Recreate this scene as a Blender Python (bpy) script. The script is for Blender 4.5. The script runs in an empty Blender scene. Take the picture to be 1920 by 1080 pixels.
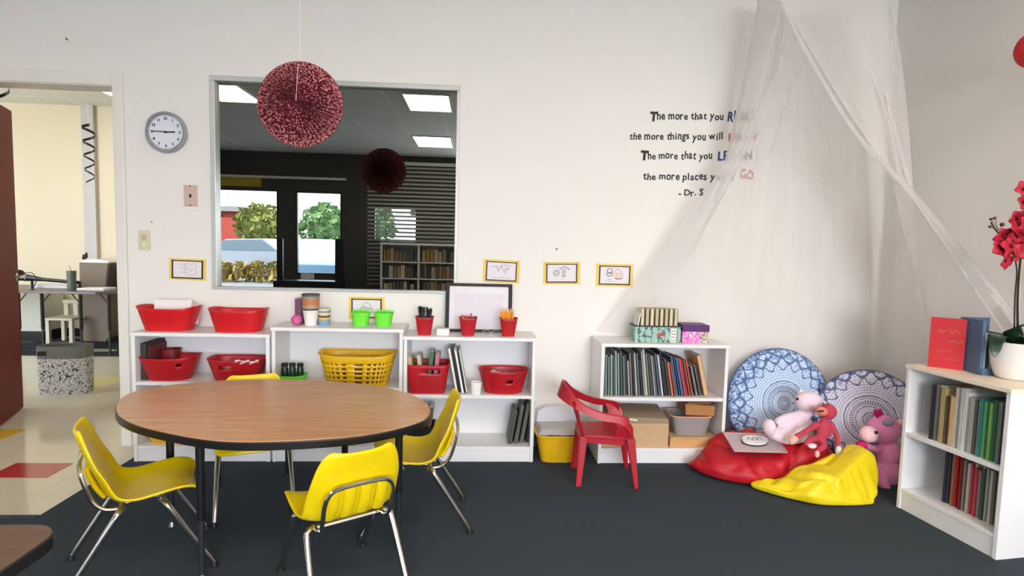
import bpy, bmesh, math, random
from mathutils import Matrix, Vector, noise, Euler
PI = math.pi
random.seed(7)
scn = bpy.context.scene
COL = scn.collection
# ------------------------------------------------------------ camera model
FPX, CAMH = 1050.0, 1.25
yw, pt, rl = [math.radians(a) for a in (3.6, 4.27, 1.45)]
FWD = Vector((math.sin(yw)*math.cos(pt), math.cos(yw)*math.cos(pt), -math.sin(pt)))
R0 = Vector((math.cos(yw), -math.sin(yw), 0)); U0 = R0.cross(FWD)
RGT = math.cos(rl)*R0 + math.sin(rl)*U0
UPV = -math.sin(rl)*R0 + math.cos(rl)*U0
def ray(px, py): return FWD + RGT*((px-960)/FPX) + UPV*((540-py)/FPX)
def W(px, py, y):                       # a point seen at px,py on the vertical plane at depth y
    d = ray(px, py); return Vector((0, 0, CAMH)) + d*(y/d.y)
def Z(px, py, z=0.0):                   # a point seen at px,py on the level plane at height z
    d = ray(px, py); return Vector((0, 0, CAMH)) + d*((z-CAMH)/d.z)
cam = bpy.data.objects.new('camera', bpy.data.cameras.new('camera')); COL.objects.link(cam)
cam.matrix_world = Matrix(((RGT.x, UPV.x, -FWD.x, 0), (RGT.y, UPV.y, -FWD.y, 0), (RGT.z, UPV.z, -FWD.z, CAMH), (0, 0, 0, 1)))
cam.data.sensor_width = 36; cam.data.lens = 36*FPX/1920; cam.data.clip_start = .02
scn.camera = cam
scn.cycles.transparent_max_bounces = 32
# ------------------------------------------------------------ materials
def lin(c):
    return tuple(((v/255)/12.92 if v/255 <= .04045 else ((v/255+.055)/1.055)**2.4) for v in c)+(1,)
MC = {}
def mat(name, c, rough=.6, metal=0, var=.06, scale=30, bump=0, bscale=200, spec=.5, trans=0, sub=0):
    if name in MC: return MC[name]
    m = bpy.data.materials.new(name); m.use_nodes = True; nt = m.node_tree; b = nt.nodes['Principled BSDF']
    b.inputs['Roughness'].default_value = rough; b.inputs['Metallic'].default_value = metal
    b.inputs['Specular IOR Level'].default_value = spec
    tc = nt.nodes.new('ShaderNodeTexCoord'); n = nt.nodes.new('ShaderNodeTexNoise'); n.inputs['Scale'].default_value = scale
    nt.links.new(tc.outputs['Object'], n.inputs['Vector'])
    mx = nt.nodes.new('ShaderNodeMix'); mx.data_type = 'RGBA'
    L = lin(c); mx.inputs[6].default_value = tuple(v*(1-var) for v in L[:3])+(1,); mx.inputs[7].default_value = tuple(min(1, v*(1+var)) for v in L[:3])+(1,)
    nt.links.new(n.outputs['Fac'], mx.inputs[0]); nt.links.new(mx.outputs[2], b.inputs['Base Color'])
    if bump:
        n2 = nt.nodes.new('ShaderNodeTexNoise'); n2.inputs['Scale'].default_value = bscale; nt.links.new(tc.outputs['Object'], n2.inputs['Vector'])
        bp = nt.nodes.new('ShaderNodeBump'); bp.inputs['Strength'].default_value = bump; bp.inputs['Distance'].default_value = .002
        nt.links.new(n2.outputs['Fac'], bp.inputs['Height']); nt.links.new(bp.outputs[0], b.inputs['Normal'])
    if trans:
        t = nt.nodes.new('ShaderNodeBsdfTransparent'); ms = nt.nodes.new('ShaderNodeMixShader'); ms.inputs[0].default_value = trans
        nt.links.new(b.outputs[0], ms.inputs[1]); nt.links.new(t.outputs[0], ms.inputs[2])
        nt.links.new(ms.outputs[0], nt.nodes['Material Output'].inputs[0])
    MC[name] = m; return m
def cmat(c, rough=.55, pre='paint'): return mat(f'{pre}_{c[0]}_{c[1]}_{c[2]}', c, rough)
class NT:                                # little helper for math-heavy node trees
    def __init__(s, name):
        s.m = bpy.data.materials.new(name); s.m.use_nodes = True; s.nt = s.m.node_tree; s.b = s.nt.nodes['Principled BSDF']
        s.tc = s.nt.nodes.new('ShaderNodeTexCoord')
    def link(s, a, b): s.nt.links.new(a, b)
    def M(s, op, a, b=None, c=None):
        n = s.nt.nodes.new('ShaderNodeMath'); n.operation = op
        for i, v in enumerate((a, b, c)):
            if v is None: continue
            if isinstance(v, (int, float)): n.inputs[i].default_value = v
            else: s.link(v, n.inputs[i])
        return n.outputs[0]
    def sep(s, v):
        n = s.nt.nodes.new('ShaderNodeSeparateXYZ'); s.link(v, n.inputs[0]); return n.outputs
    def noise(s, scale, detail=2, vec=None, out='Fac'):
        n = s.nt.nodes.new('ShaderNodeTexNoise'); n.inputs['Scale'].default_value = scale; n.inputs['Detail'].default_value = detail
        s.link(vec or s.tc.outputs['Object'], n.inputs['Vector']); return n.outputs[out]
    def mix(s, f, a, b):
        n = s.nt.nodes.new('ShaderNodeMix'); n.data_type = 'RGBA'
        for i, v in ((0, f), (6, a), (7, b)):
            if isinstance(v, (int, float, tuple)): n.inputs[i].default_value = v
            else: s.link(v, n.inputs[i])
        return n.outputs[2]
    def base(s, v, rough=.6):
        if isinstance(v, tuple): s.b.inputs['Base Color'].default_value = v
        else: s.link(v, s.b.inputs['Base Color'])
        s.b.inputs['Roughness'].default_value = rough
WHITE_WALL = mat('wall_paint', (234, 230, 224), .55, var=.012, scale=2, bump=.06, bscale=120)
TRIM = mat('trim_paint', (232, 228, 220), .35, var=.02)
MEL = mat('white_melamine', (233, 231, 232), .35, var=.02, scale=8)
RED = mat('red_plastic', (206, 22, 30), .38, var=.05)
DRED = mat('deep_red_plastic', (176, 18, 30), .38, var=.05)
YEL = mat('yellow_plastic', (238, 208, 10), .33, var=.04, spec=.5)
YBSK = mat('mustard_plastic', (224, 176, 16), .4, var=.05)
GRN = mat('lime_plastic', (112, 226, 60), .4, var=.05)
BLK = mat('black_vinyl', (22, 22, 24), .35, var=.2)
CHR = mat('chrome', (205, 203, 200), .16, 1, var=.05)
GREYM = mat('grey_metal', (72, 76, 80), .35, .7, var=.1)
DARK = mat('dark_rubber', (18, 18, 18), .6, var=.2)
PAPER = mat('white_paper', (238, 234, 230), .8, var=.03)
PAGES = mat('book_pages', (226, 218, 200), .85, var=.08, scale=120)
CARD = mat('cardboard', (196, 163, 124), .85, var=.08, scale=12)
CLEAR = mat('clear_plastic', (215, 215, 222), .15, trans=.55)
# ------------------------------------------------------------ mesh builder
class MB:
    def __init__(s, M=None): s.v = []; s.f = []; s.M = M
    def add(s, vs, fs):
        o = len(s.v); s.v += [(s.M @ Vector(p)) if s.M else Vector(p) for p in vs]; s.f += [[i+o for i in f] for f in fs]; return s
    def box(s, x0, x1, y0, y1, z0, z1):
        return s.hull([(x0,y0,z0),(x1,y0,z0),(x1,y1,z0),(x0,y1,z0),(x0,y0,z1),(x1,y0,z1),(x1,y1,z1),(x0,y1,z1)])
    def hull(s, p): return s.add(p, [(3,2,1,0),(4,5,6,7),(0,1,5,4),(1,2,6,5),(2,3,7,6),(3,0,4,7)])
    def tube(s, pts, r, n=8, flat=1.0):
        pts = [Vector(p) for p in pts]; rs = r if isinstance(r, (list, tuple)) else [r]*len(pts)
        rings = []; up = None
        for i, p in enumerate(pts):
            t = (pts[min(i+1, len(pts)-1)]-pts[max(i-1, 0)]).normalized()
            if up is None: up = Vector((0, 0, 1)) if abs(t.z) < .9 else Vector((1, 0, 0))
            a = t.cross(up).normalized(); b = a.cross(t).normalized(); up = b
            rings.append([p+a*math.cos(2*PI*k/n)*rs[i]+b*math.sin(2*PI*k/n)*rs[i]*flat for k in range(n)])
        return s.loft(rings)
    def loft(s, rings, caps=True, close=True):
        n = len(rings[0]); vs = [p for r in rings for p in r]; fs = []
        for i in range(len(rings)-1):
            for k in range(n if close else n-1):
                k2 = (k+1) % n; fs.append((i*n+k, i*n+k2, (i+1)*n+k2, (i+1)*n+k))
        if caps: fs += [tuple(range(n))[::-1], tuple(range((len(rings)-1)*n, len(rings)*n))]
        return s.add(vs, fs)
    def lathe(s, prof, c=(0, 0, 0), n=32, caps=True, sy=1):
        return s.loft([[(c[0]+r*math.cos(2*PI*k/n), c[1]+r*sy*math.sin(2*PI*k/n), c[2]+z) for k in range(n)] for r, z in prof], caps)
    def ell(s, c, r, rot=(0, 0, 0), nu=20, nv=12):
        if isinstance(r, (int, float)): r = (r, r, r)
        E = Euler(rot).to_matrix(); c = Vector(c); rings = []
        for j in range(1, nv):
            a = PI*j/nv; rings.append([c+E@Vector((r[0]*math.sin(a)*math.cos(2*PI*k/nu), r[1]*math.sin(a)*math.sin(2*PI*k/nu), -r[2]*math.cos(a))) for k in range(nu)])
        return s.loft(rings)
    def prism(s, poly, z0, z1):
        n = len(poly)
        return s.add([(p[0], p[1], z0) for p in poly]+[(p[0], p[1], z1) for p in poly],
                     [tuple(range(n))[::-1], tuple(range(n, 2*n))]+[(i, (i+1) % n, n+(i+1) % n, n+i) for i in range(n)])
    def build(s, name, m, parent=None, loc=None, local=False, smooth=False, bevel=0, sub=0, solid=0, remesh=0, angle=40, seg=2):
        me = bpy.data.meshes.new(name)
        base = Vector((0, 0, 0))
        if not local:
            if parent is not None:
                r = parent
                while r.parent: r = r.parent
                base = r.location
            elif loc is not None: base = Vector(loc)
        me.from_pydata([tuple(v-base) for v in s.v], [], s.f); me.validate()
        bm = bmesh.new(); bm.from_mesh(me); bmesh.ops.recalc_face_normals(bm, faces=bm.faces); bm.to_mesh(me); bm.free()
        me.materials.append(m)
        o = bpy.data.objects.new(name, me); COL.objects.link(o); o.parent = parent
        if parent is None and not local and loc is not None: o.location = loc
        if smooth:
            for p in me.polygons: p.use_smooth = True
            if angle < 180: me.set_sharp_from_angle(angle=math.radians(angle))
        if remesh:
            md = o.modifiers.new('remesh', 'REMESH'); md.mode = 'VOXEL'; md.voxel_size = remesh; md.use_smooth_shade = True
            md = o.modifiers.new('smooth', 'SMOOTH'); md.iterations = 4; md.factor = .6
        if solid:
            md = o.modifiers.new('solid', 'SOLIDIFY'); md.thickness = solid; md.offset = 0
        if bevel:
            md = o.modifiers.new('bevel', 'BEVEL'); md.width = bevel; md.segments = seg; md.limit_method = 'ANGLE'
        if sub:
            md = o.modifiers.new('sub', 'SUBSURF'); md.levels = sub; md.render_levels = sub
        return o
def tag(o, label, cat, group=None, kind=None):
    if label: o['label'] = label
    if cat: o['category'] = cat
    if group: o['group'] = group
    if kind: o['kind'] = kind
    return o
def thing(name, label, cat, loc=(0, 0, 0), rz=0, group=None):
    o = bpy.data.objects.new(name, None); COL.objects.link(o); o.location = loc; o.rotation_euler = (0, 0, rz); o.empty_display_size = .05
    return tag(o, label, cat, group)
def struct(name, mb, m, bevel=0, parent=None): return tag(mb.build(name, m, parent, bevel=bevel), None, None, None, 'structure')
def dup(root, loc, rz, label, M=None):
    r = root.copy(); COL.objects.link(r); r.location = loc; r.rotation_euler = (0, 0, rz); r['label'] = label
    if M is not None: r.matrix_world = M
    for ch in list(root.children):
        c = ch.copy(); COL.objects.link(c); c.parent = r
        for g in ch.children:
            d = g.copy(); COL.objects.link(d); d.parent = c
    return r
def catmull(pts, n=6, closed=False):
    P = [Vector(p) for p in pts]; out = []; L = len(P)
    for i in range(L if closed else L-1):
        if closed: a, b, c, d = P[(i-1) % L], P[i], P[(i+1) % L], P[(i+2) % L]
        else: a, b, c, d = P[max(i-1, 0)], P[i], P[i+1], P[min(i+2, L-1)]
        for k in range(n):
            t = k/n
            out.append(.5*((2*b)+(c-a)*t+(2*a-5*b+4*c-d)*t*t+(3*b-a-3*c+d)*t**3))
    if not closed: out.append(P[-1])
    return out
# text as a flat mesh standing on a wall; returns verts/faces centred at left baseline, scaled to width w (x) and height by size
def textmb(mb, txt, org, width, size, ux=Vector((1, 0, 0)), uz=Vector((0, 0, 1)), shear=0, bold=0, align='LEFT', depth=.0015):
    cu = bpy.data.curves.new('t', 'FONT'); cu.body = txt; cu.size = 1; cu.offset = bold; cu.resolution_u = 2; cu.shear = shear
    cu.extrude = .0001
    ob = bpy.data.objects.new('t', cu); COL.objects.link(ob); bpy.context.view_layer.update()
    me = bpy.data.meshes.new_from_object(ob.evaluated_get(bpy.context.evaluated_depsgraph_get()))
    bpy.data.objects.remove(ob); bpy.data.curves.remove(cu)
    xs = [v.co.x for v in me.vertices]; x0, x1 = min(xs), max(xs); k = (width/(x1-x0)) if width else size
    org = Vector(org); nrm = ux.cross(uz).normalized()
    if align == 'CENTER': off = -(x1-x0)/2*k
    else: off = 0
    mb.add([org+ux*((v.co.x-x0)*k+off)+uz*(v.co.y*size)+nrm*(v.co.z/.0001*depth*.5) for v in me.vertices], [tuple(p.vertices) for p in me.polygons])
    bpy.data.meshes.remove(me)
# ============================================================ THE ROOM
WY = 3.42; CZ = 2.9; RX = 2.555; LX = -5.1; FY = -4.0
# carpet and tiles
n = NT('carpet_pile'); a = n.noise(350, 3); c2 = n.noise(1.4, 3)
n.base(n.mix(a, lin((46, 54, 61)), lin((66, 76, 84))), .95)
bp = n.nt.nodes.new('ShaderNodeBump'); bp.inputs['Strength'].default_value = .5; bp.inputs['Distance'].default_value = .003; n.link(a, bp.inputs['Height']); n.link(bp.outputs[0], n.b.inputs['Normal'])
CARPET = n.m; n.b.inputs['Specular IOR Level'].default_value = .2
CX = -1.925; CYY = 2.535
struct('floor', MB().box(LX, CX, FY, CYY, -.1, 0).box(CX, RX, FY, WY, -.1, 0), CARPET)
n = NT('vinyl_tiles'); sx = n.sep(n.tc.outputs['Object']); nz = n.noise(9, 4)
# tile joints
col = n.mix(nz, lin((206, 200, 180)), lin((222, 214, 192)))
u = n.M('FRACT', n.M('DIVIDE', n.M('ADD', sx[0], 20+2.19), .3)); v = n.M('FRACT', n.M('DIVIDE', n.M('ADD', sx[1], 20-2.94), .2))
j = n.M('MAXIMUM', n.M('LESS_THAN', u, .008), n.M('LESS_THAN', v, .01))
col = n.mix(n.M('MULTIPLY', j, .5), col, lin((170, 165, 150)))
n.base(col, .12); n.b.inputs['Specular IOR Level'].default_value = .6
HZ = -.001
struct('floor_hall', MB().box(-7, CX, CYY, WY, -.1, 0).box(-7, 1.0, WY, 7.3, -.1, 0), n.m)
def tile(c, x0, x1, y0, y1, label):
    tag(MB().box(x0, x1, y0, y1, -.002, .0015).build('floor_tile', mat('tile_%d' % c[0], c, .15, spec=.6), loc=((x0+x1)/2, (y0+y1)/2, 0)), label, 'tile')
tile((176, 40, 46), -2.49, -2.19, 2.945, 3.135, 'dark red square vinyl tile set in the cream floor by the carpet')
p = Z(0, 800); q = Z(45, 815)
tile((214, 180, 60), -3.15, -2.86, 3.50, 3.69, 'yellow vinyl tile in the cream floor under the open red door')
tile((222, 212, 150), Z(168, 706).x, Z(168, 706).x+.33, Z(190, 735).y, Z(190, 706).y, 'pale yellow vinyl tile in the hall floor right of the patterned bin')
struct('trim_2', MB().box(LX, CX, CYY-.03, CYY, 0, .004), mat('navy_edge', (44, 46, 66), .6))
# walls
DX0, DX1, DH = -2.98, -2.10, 2.108
WX0, WX1, WZ0, WZ1 = -1.565, -.123, .952, 2.19
b = MB()
T = .12
b.box(LX, DX0, WY, WY+T, 0, CZ).box(DX0, DX1, WY, WY+T, DH, CZ).box(DX1, WX0, WY, WY+T, 0, CZ)
b.box(WX0, WX1, WY, WY+T, 0, WZ0).box(WX0, WX1, WY, WY+T, WZ1, CZ).box(WX1, RX+.1, WY, WY+T, 0, CZ)
struct('wall_back', b, WHITE_WALL)
struct('wall_right', MB().box(RX, RX+.1, FY-.1, WY+T, 0, CZ), WHITE_WALL)
struct('wall_left', MB().box(LX-.1, LX, FY-.1, WY+T, 0, CZ), WHITE_WALL)
# ceiling with tile grid
n = NT('ceiling_tiles'); sx = n.sep(n.tc.outputs['Object'])
u = n.M('FRACT', n.M('DIVIDE', n.M('ADD', sx[0], 20), .61)); v = n.M('FRACT', n.M('DIVIDE', n.M('ADD', sx[1], 20), 1.22))
j = n.M('MAXIMUM', n.M('LESS_THAN', u, .03), n.M('LESS_THAN', v, .015)); nz = n.noise(150, 3)
n.base(n.mix(j, n.mix(nz, lin((205, 202, 192)), lin((222, 219, 210))), lin((235, 233, 226))), .9)
struct('ceiling', MB().box(LX-.1, RX+.1, FY-.1, WY+T, CZ, CZ+.1), n.m)
HCM = n.m
# door casing
b = MB(); cw = .056
b.box(DX1, DX1+cw, WY-.018, WY, 0, DH+cw+.014).box(DX0-cw, DX0, WY-.018, WY, 0, DH+cw+.014).box(DX0, DX1, WY-.018, WY, DH, DH+cw+.014)
b.box(DX1-.006, DX1+.001, WY-.01, WY+T+.01, 0, DH).box(DX0-.001, DX0+.006, WY-.01, WY+T+.01, 0, DH).box(DX0, DX1, WY-.01, WY+T+.01, DH-.006, DH+.001)
struct('trim_1', b, TRIM, .003)
# baseboards (dark vinyl cove, low)
struct('baseboard_back', MB().box(WX1+.5, RX, WY-.008, WY, 0, .09), mat('cove_base', (70, 72, 76), .5))
struct('baseboard_right', MB().box(RX-.008, RX, -4, WY, 0, .09), mat('cove_base', (70, 72, 76), .5))
# interior window
fr = MB(); f = .03; y0, y1 = WY-.012, WY+.05
fr.box(WX0, WX0+f, y0, y1, WZ0+f*.5, WZ1-f).box(WX1-f*.6, WX1, y0, y1, WZ0+f*.5, WZ1-f).box(WX0, WX1, y0, y1, WZ1-f, WZ1).box(WX0, WX1, y0, y1, WZ0, WZ0+f*.5)
wf = struct('window_1', fr, mat('window_frame', (190, 192, 190), .35, .3), .003)
n = NT('reflective_glass'); n.b.inputs['Metallic'].default_value = 1; n.b.inputs['Roughness'].default_value = .0
n.base(lin((150, 152, 148)), 0.0)
GLASS = n.m
gl = MB().box(WX0+f, WX1-f*.6, WY+.02, WY+.026, WZ0+f*.5, WZ1-f).build('glass_pane', GLASS, wf)
# ============================================================ HALL behind the door
HW = mat('hall_wall', (226, 214, 186), .7, var=.02, scale=2)
HYB = 7.2
struct('wall_hall_back', MB().box(-7, 1.0, HYB, HYB+.1, 0, CZ), HW)
struct('wall_hall_left', MB().box(-7.1, -7, WY, HYB+.1, 0, CZ), HW)
struct('wall_hall_right', MB().box(1.0, 1.1, WY+T, HYB+.1, 0, CZ), HW)
struct('ceiling_hall', MB().box(-7.1, 1.1, WY+T, HYB+.1, 2.81, 2.95), HCM)
struct('baseboard_hall', MB().box(-7, 1, HYB-.012, HYB, 0, .1), BLK)
struct('trim_3', MB().box(-4.78, -4.64, HYB-.05, HYB, .1, 2.81), mat('pilaster_grey', (196, 192, 190), .6))
# red door, standing open into the hall
da, db = Vector((-2.975, WY+T+.01, 0)), Vector((-3.237, 4.16, 0))
ang = math.atan2(db.y-da.y, db.x-da.x); dl = (db-da).length
dr = thing('door_1', None, None, da, ang); dr['kind'] = 'structure'
MB().box(0, dl, 0, .04, .008, 2.095).build('door_panel', mat('red_door_paint', (112, 30, 30), .5, spec=.2), dr, local=True, bevel=.003)
hd = MB(); hd.lathe([(.026, 0), (.026, .008), (.01, .01), (.01, .05)], n=16)
k = MB(Matrix.Translation((dl-.06, 0, .95)) @ Matrix.Rotation(PI/2, 4, 'X'))
k.lathe([(.028, 0), (.028, .008), (.011, .012), (.011, .045), (.02, .05)], n=16); k.tube([(0, 0, .045), (-.05, 0, .052), (-.11, 0, .05)], .009)
k.M = Matrix.Translation((dl, .02, .95)) @ Matrix.Rotation(PI/2, 4, 'Y'); k.box(-.04, .04, -.012, .012, 0, .003)
k.M = Matrix.Translation((dl-.06, .04, .95)) @ Matrix.Rotation(-PI/2, 4, 'X')
k.lathe([(.028, 0), (.028, .008), (.011, .012), (.011, .045), (.02, .05)], n=16); k.tube([(0, 0, .045), (-.05, 0, .052), (-.11, 0, .05)], .009)
k.build('door_handle', CHR, dr, local=True, smooth=True)
# hall ceiling light
def troffer(x0, x1, y0, y1, z, label, warm=(1, .83, .64), E=14, W_=45, group='ceiling light panels'):
    t = thing('ceiling_light', label, 'light', ((x0+x1)/2, (y0+y1)/2, z), group=group)
    b = MB(); g = .02
    b.box(x0-g, x0, y0-g, y1+g, z-.012, z).box(x1, x1+g, y0-g, y1+g, z-.012, z).box(x0, x1, y0-g, y0, z-.012, z).box(x0, x1, y1, y1+g, z-.012, z)
    b.build('frame', TRIM, t)
    m = bpy.data.materials.get('diffuser_lit_%d' % E)
    if not m:
        m = bpy.data.materials.new('diffuser_lit_%d' % E); m.use_nodes = True; nt = m.node_tree; bs = nt.nodes['Principled BSDF']
        bs.inputs['Emission Color'].default_value = warm+(1,); bs.inputs['Emission Strength'].default_value = E
    MB().box(x0, x1, y0, y1, z-.006, z-.002).build('diffuser', m, t)
    return t
troffer(-4.08, -3.4, 6.2, 6.62, 2.81, 'lit ceiling panel in the hall seen through the top of the doorway', E=4)
troffer(-2.6, -2.0, 4.6, 5.8, 2.81, 'unseen ceiling panel added behind the classroom wall to light the hall', E=4)  # out of view, added only to illuminate the hall
# classroom lights (mirrored by the window, then unseen ones placed for the right wall)
ZC = CZ
troffer(-.86, -.36, -.25, .5, ZC, 'lit ceiling panel reflected near the top right of the window')
troffer(-1.03, -.46, -2.83, -1.94, ZC, 'smaller looking lit ceiling panel reflected lower on the right of the window')
troffer(-3.1, -2.62, -.18, .56, ZC, 'lit ceiling panel reflected left of the paper rosette')
troffer(1.72, 2.22, .35, 1.1, ZC, 'unseen ceiling panel placed to light the right wall and book corner')  # unseen panel, set close to the right wall to warm and brighten it
troffer(1.85, 2.35, -1.4, -.6, ZC, 'unseen ceiling panel behind the camera placed to brighten the right wall')  # another unseen panel, put here for more light on the right wall
# ============================================================ FRONT WALL, daylight and what the window mirrors
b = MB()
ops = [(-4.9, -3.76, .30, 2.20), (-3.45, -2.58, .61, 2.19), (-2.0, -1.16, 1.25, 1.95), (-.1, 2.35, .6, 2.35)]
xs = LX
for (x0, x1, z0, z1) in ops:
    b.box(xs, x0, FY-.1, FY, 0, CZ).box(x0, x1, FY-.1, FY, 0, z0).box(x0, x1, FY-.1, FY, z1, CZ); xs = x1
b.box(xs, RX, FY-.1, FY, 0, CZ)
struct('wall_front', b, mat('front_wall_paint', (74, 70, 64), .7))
struct('trim_4', MB().box(LX, -2.5, FY, FY+.1, 2.40, 2.44), TRIM)
for i, (x0, x1, z0, z1) in enumerate(ops):
    g = MB(); w_ = .035
    g.box(x0, x0+w_, FY-.08, FY, z0, z1).box(x1-w_, x1, FY-.08, FY, z0, z1).box(x0, x1, FY-.08, FY, z0, z0+w_).box(x0, x1, FY-.08, FY, z1-w_, z1)
    wo = struct('window_%d' % (i+2), g, mat('dark_aluminium', (60, 58, 54), .4, .5))
tag(MB().box(-4.9, -4.07, FY, FY+.03, 2.24, 2.42).build('valance', mat('mustard_cloth', (190, 160, 50), .8), loc=(-4.5, FY, 2.24)), 'mustard yellow valance above the large front window', 'valance')
# blinds
bl = thing('window_blind', 'half closed slatted blind reflected on the right side of the window', 'blind', (-1.2, FY+.06, .4))
b = MB()
for k in range(30):
    z = .45+k*.076; b.hull([(-2.1, FY+.035, z), (-.42, FY+.035, z), (-.42, FY+.06, z+.034), (-2.1, FY+.06, z+.034), (-2.1, FY+.034, z+.003), (-.42, FY+.034, z+.003), (-.42, FY+.059, z+.037), (-2.1, FY+.059, z+.037)])
b.build('slat', mat('grey_slats', (190, 188, 180), .5), bl)
MB().box(-2.1, -.42, FY+.02, FY+.08, 2.72, 2.78).build('headrail', TRIM, bl)
# white shelf unit with books under the blind
su = thing('storage_shelf', 'white open shelf full of books reflected at the lower right of the window', 'shelf', (-1.05, -3.55, 0))
b = MB().box(-1.75, -.4, -3.75, -3.35, 1.22, 1.26); b.build('shelf_top', MEL, su)
b = MB().box(-1.75, -1.72, -3.75, -3.37, 0, 1.22).box(-.43, -.4, -3.75, -3.37, 0, 1.22).box(-1.08, -1.05, -3.75, -3.37, 0, 1.22).box(-1.75, -.4, -3.75, -3.73, 0, 1.22); b.build('side_panel', MEL, su)
b = MB().box(-1.72, -.43, -3.73, -3.37, .3, .32).box(-1.72, -.43, -3.73, -3.37, .6, .62).box(-1.72, -.43, -3.73, -3.37, .9, .92).box(-1.72, -.43, -3.73, -3.37, .02, .04); b.build('shelf', MEL, su)
# dark monitor stand
st = thing('media_stand', 'black media stand in front of the middle front window', 'stand', (-3.0, -3.3, 0))
MB().box(-3.55, -2.4, -3.5, -3.1, 0, .55).build('cabinet', BLK, st, bevel=.01)
MB().box(-3.5, -3.4, -3.2, -3.15, .55, 1.28).build('upright', BLK, st)
MB().box(-2.5, -2.35, -3.2, -3.15, .55, 1.3).build('upright', BLK, st)
tag(MB().box(-3.08, -2.86, -3.15, -3.12, .57, .68).build('card_box', PAPER, loc=(-2.97, -3.14, .57), bevel=.002), 'small pale box on top of the black media stand', 'box')
# outside
GRD = mat('asphalt', (120, 118, 112), .9, var=.15, scale=3)
tag(MB().box(-40, 40, -60, FY-.1, -.25, -.15).build('ground_outside', GRD), None, None, None, 'structure')
def car(x, y, c, label, rz=0):
    t = thing('car', label, 'car', (x, y, -.15), rz)
    prof = [(-2.1, .35), (-2.15, .7), (-1.9, .85), (-1.1, .95), (-.5, 1.4), (.9, 1.45), (1.5, 1.0), (2.1, .9), (2.15, .45), (2.1, .3)]
    def body(w, pf, zmin=-9): return [[(p[0], s, p[1]) for p in pf] for s in (-w, -w*.96, w*.96, w)]
    MB().loft(body(.85, prof)).build('body', cmat(c, .25, 'car'), t, local=True, bevel=.05, seg=3)
    MB().loft([[(p[0], s, p[1]) for p in [(-1.02, 1.0), (-.5, 1.36), (.85, 1.4), (1.38, 1.02)]] for s in (-.87, .87)]).build('windows', mat('car_glass', (60, 80, 95), .08, spec=.8), t, local=True)
    for sx_ in (-1.35, 1.35):
        for sy_ in (-.78, .78):
            MB(Matrix.Translation((sx_, sy_, .32)) @ Matrix.Rotation(PI/2, 4, 'X')).lathe([(.18, -.1), (.32, -.09), (.32, .09), (.18, .1)], n=20).build('wheel', DARK, t, local=True)
car(-3.3, -7.6, (170, 205, 235), 'pale blue car parked close outside the middle window', PI/2)
car(-8.6, -15.0, (120, 126, 136), 'silver car parked outside the large window', .1)
# (set low beyond the hedge)
car(-5.6, -19, (40, 90, 150), 'blue car further across the car park', 0)
car(-.9, -15.5, (50, 70, 100), 'dark blue car behind the pale blue one', .0)
def tree(x, y, h, r, label, c=(70, 105, 50)):
    t = thing('tree', label, 'tree', (x, y, -.15), group=None)
    MB().tube([(0, 0, 0), (.05, 0, h*.35), (0, .1, h*.6)], [.16, .12, .06]).build('trunk', mat('bark', (80, 62, 48), .9), t, local=True)
    b = MB(); rr = random.Random(int(x*10+y))
    for i in range(420):
        d = Vector((rr.gauss(0, 1), rr.gauss(0, 1), rr.gauss(0, 1))).normalized()*rr.uniform(.55, 1)
        c0 = Vector((d.x*r, d.y*r, h*.65+d.z*r*.85)); a = Vector((rr.gauss(0, 1), rr.gauss(0, 1), rr.gauss(0, 1))).normalized()*r*.17; e = a.orthogonal().normalized()*r*.11
        b.add([c0-a, c0+e, c0+a, c0-e], [(0, 1, 2, 3)])
    b.ell((0, 0, h*.65), (r*.62, r*.62, r*.55)); b.build('crown', cmat(c, .8, 'leaf'), t, local=True)
tree(-15.5, -24, 3.7, 1.7, 'dark green tree outside at the left edge of the large window')
tree(-12.0, -25, 3.4, 1.4, 'brown green tree outside near the red building', (120, 125, 60))
tree(-9.0, -27, 3.6, 1.6, 'pale green tree outside above the blue cars', (110, 140, 90))
tree(-5.2, -21, 3.4, 1.2, 'green tree outside at the right of the middle window', (90, 120, 70))
bd = thing('building', 'low red building across the car park', 'building', (-12, -30, 0))
MB().box(-19, -14.5, -32, -28, -.15, 2.9).build('wall', mat('red_brick_wall', (150, 60, 50), .85), bd)
MB().box(-19.3, -14.2, -32.2, -27.7, 2.9, 3.2).build('roof', mat('roof_grey', (120, 118, 116), .8), bd)
bd = thing('building', 'pale two window building across the street', 'building', (-4, -34, 0))
MB().box(-11.5, -2, -38, -32, -.15, 5).build('wall', mat('pale_render', (205, 205, 195), .85), bd)
for x in (-8.4, -6.9, -4.6): MB().box(x, x+1.0, -32.1, -31.9, 3.2, 4.2).build('window_opening', DARK, bd)
hb = MB(); rr = random.Random(5)
for i in range(500):
    c0 = Vector((rr.uniform(-9, -5), rr.uniform(-12.6, -11.6), rr.uniform(-.1, .5))); a = Vector((rr.gauss(0, 1), rr.gauss(0, 1), rr.gauss(0, 1))).normalized()*.16; e = a.orthogonal().normalized()*.1
    hb.add([c0-a, c0+e, c0+a, c0-e], [(0, 1, 2, 3)])
tag(hb.build('hedge', cmat((150, 130, 70), .8, 'leaf'), loc=(-7, -12, -.15)), 'low straggly hedge along the car park', 'hedge')
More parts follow.
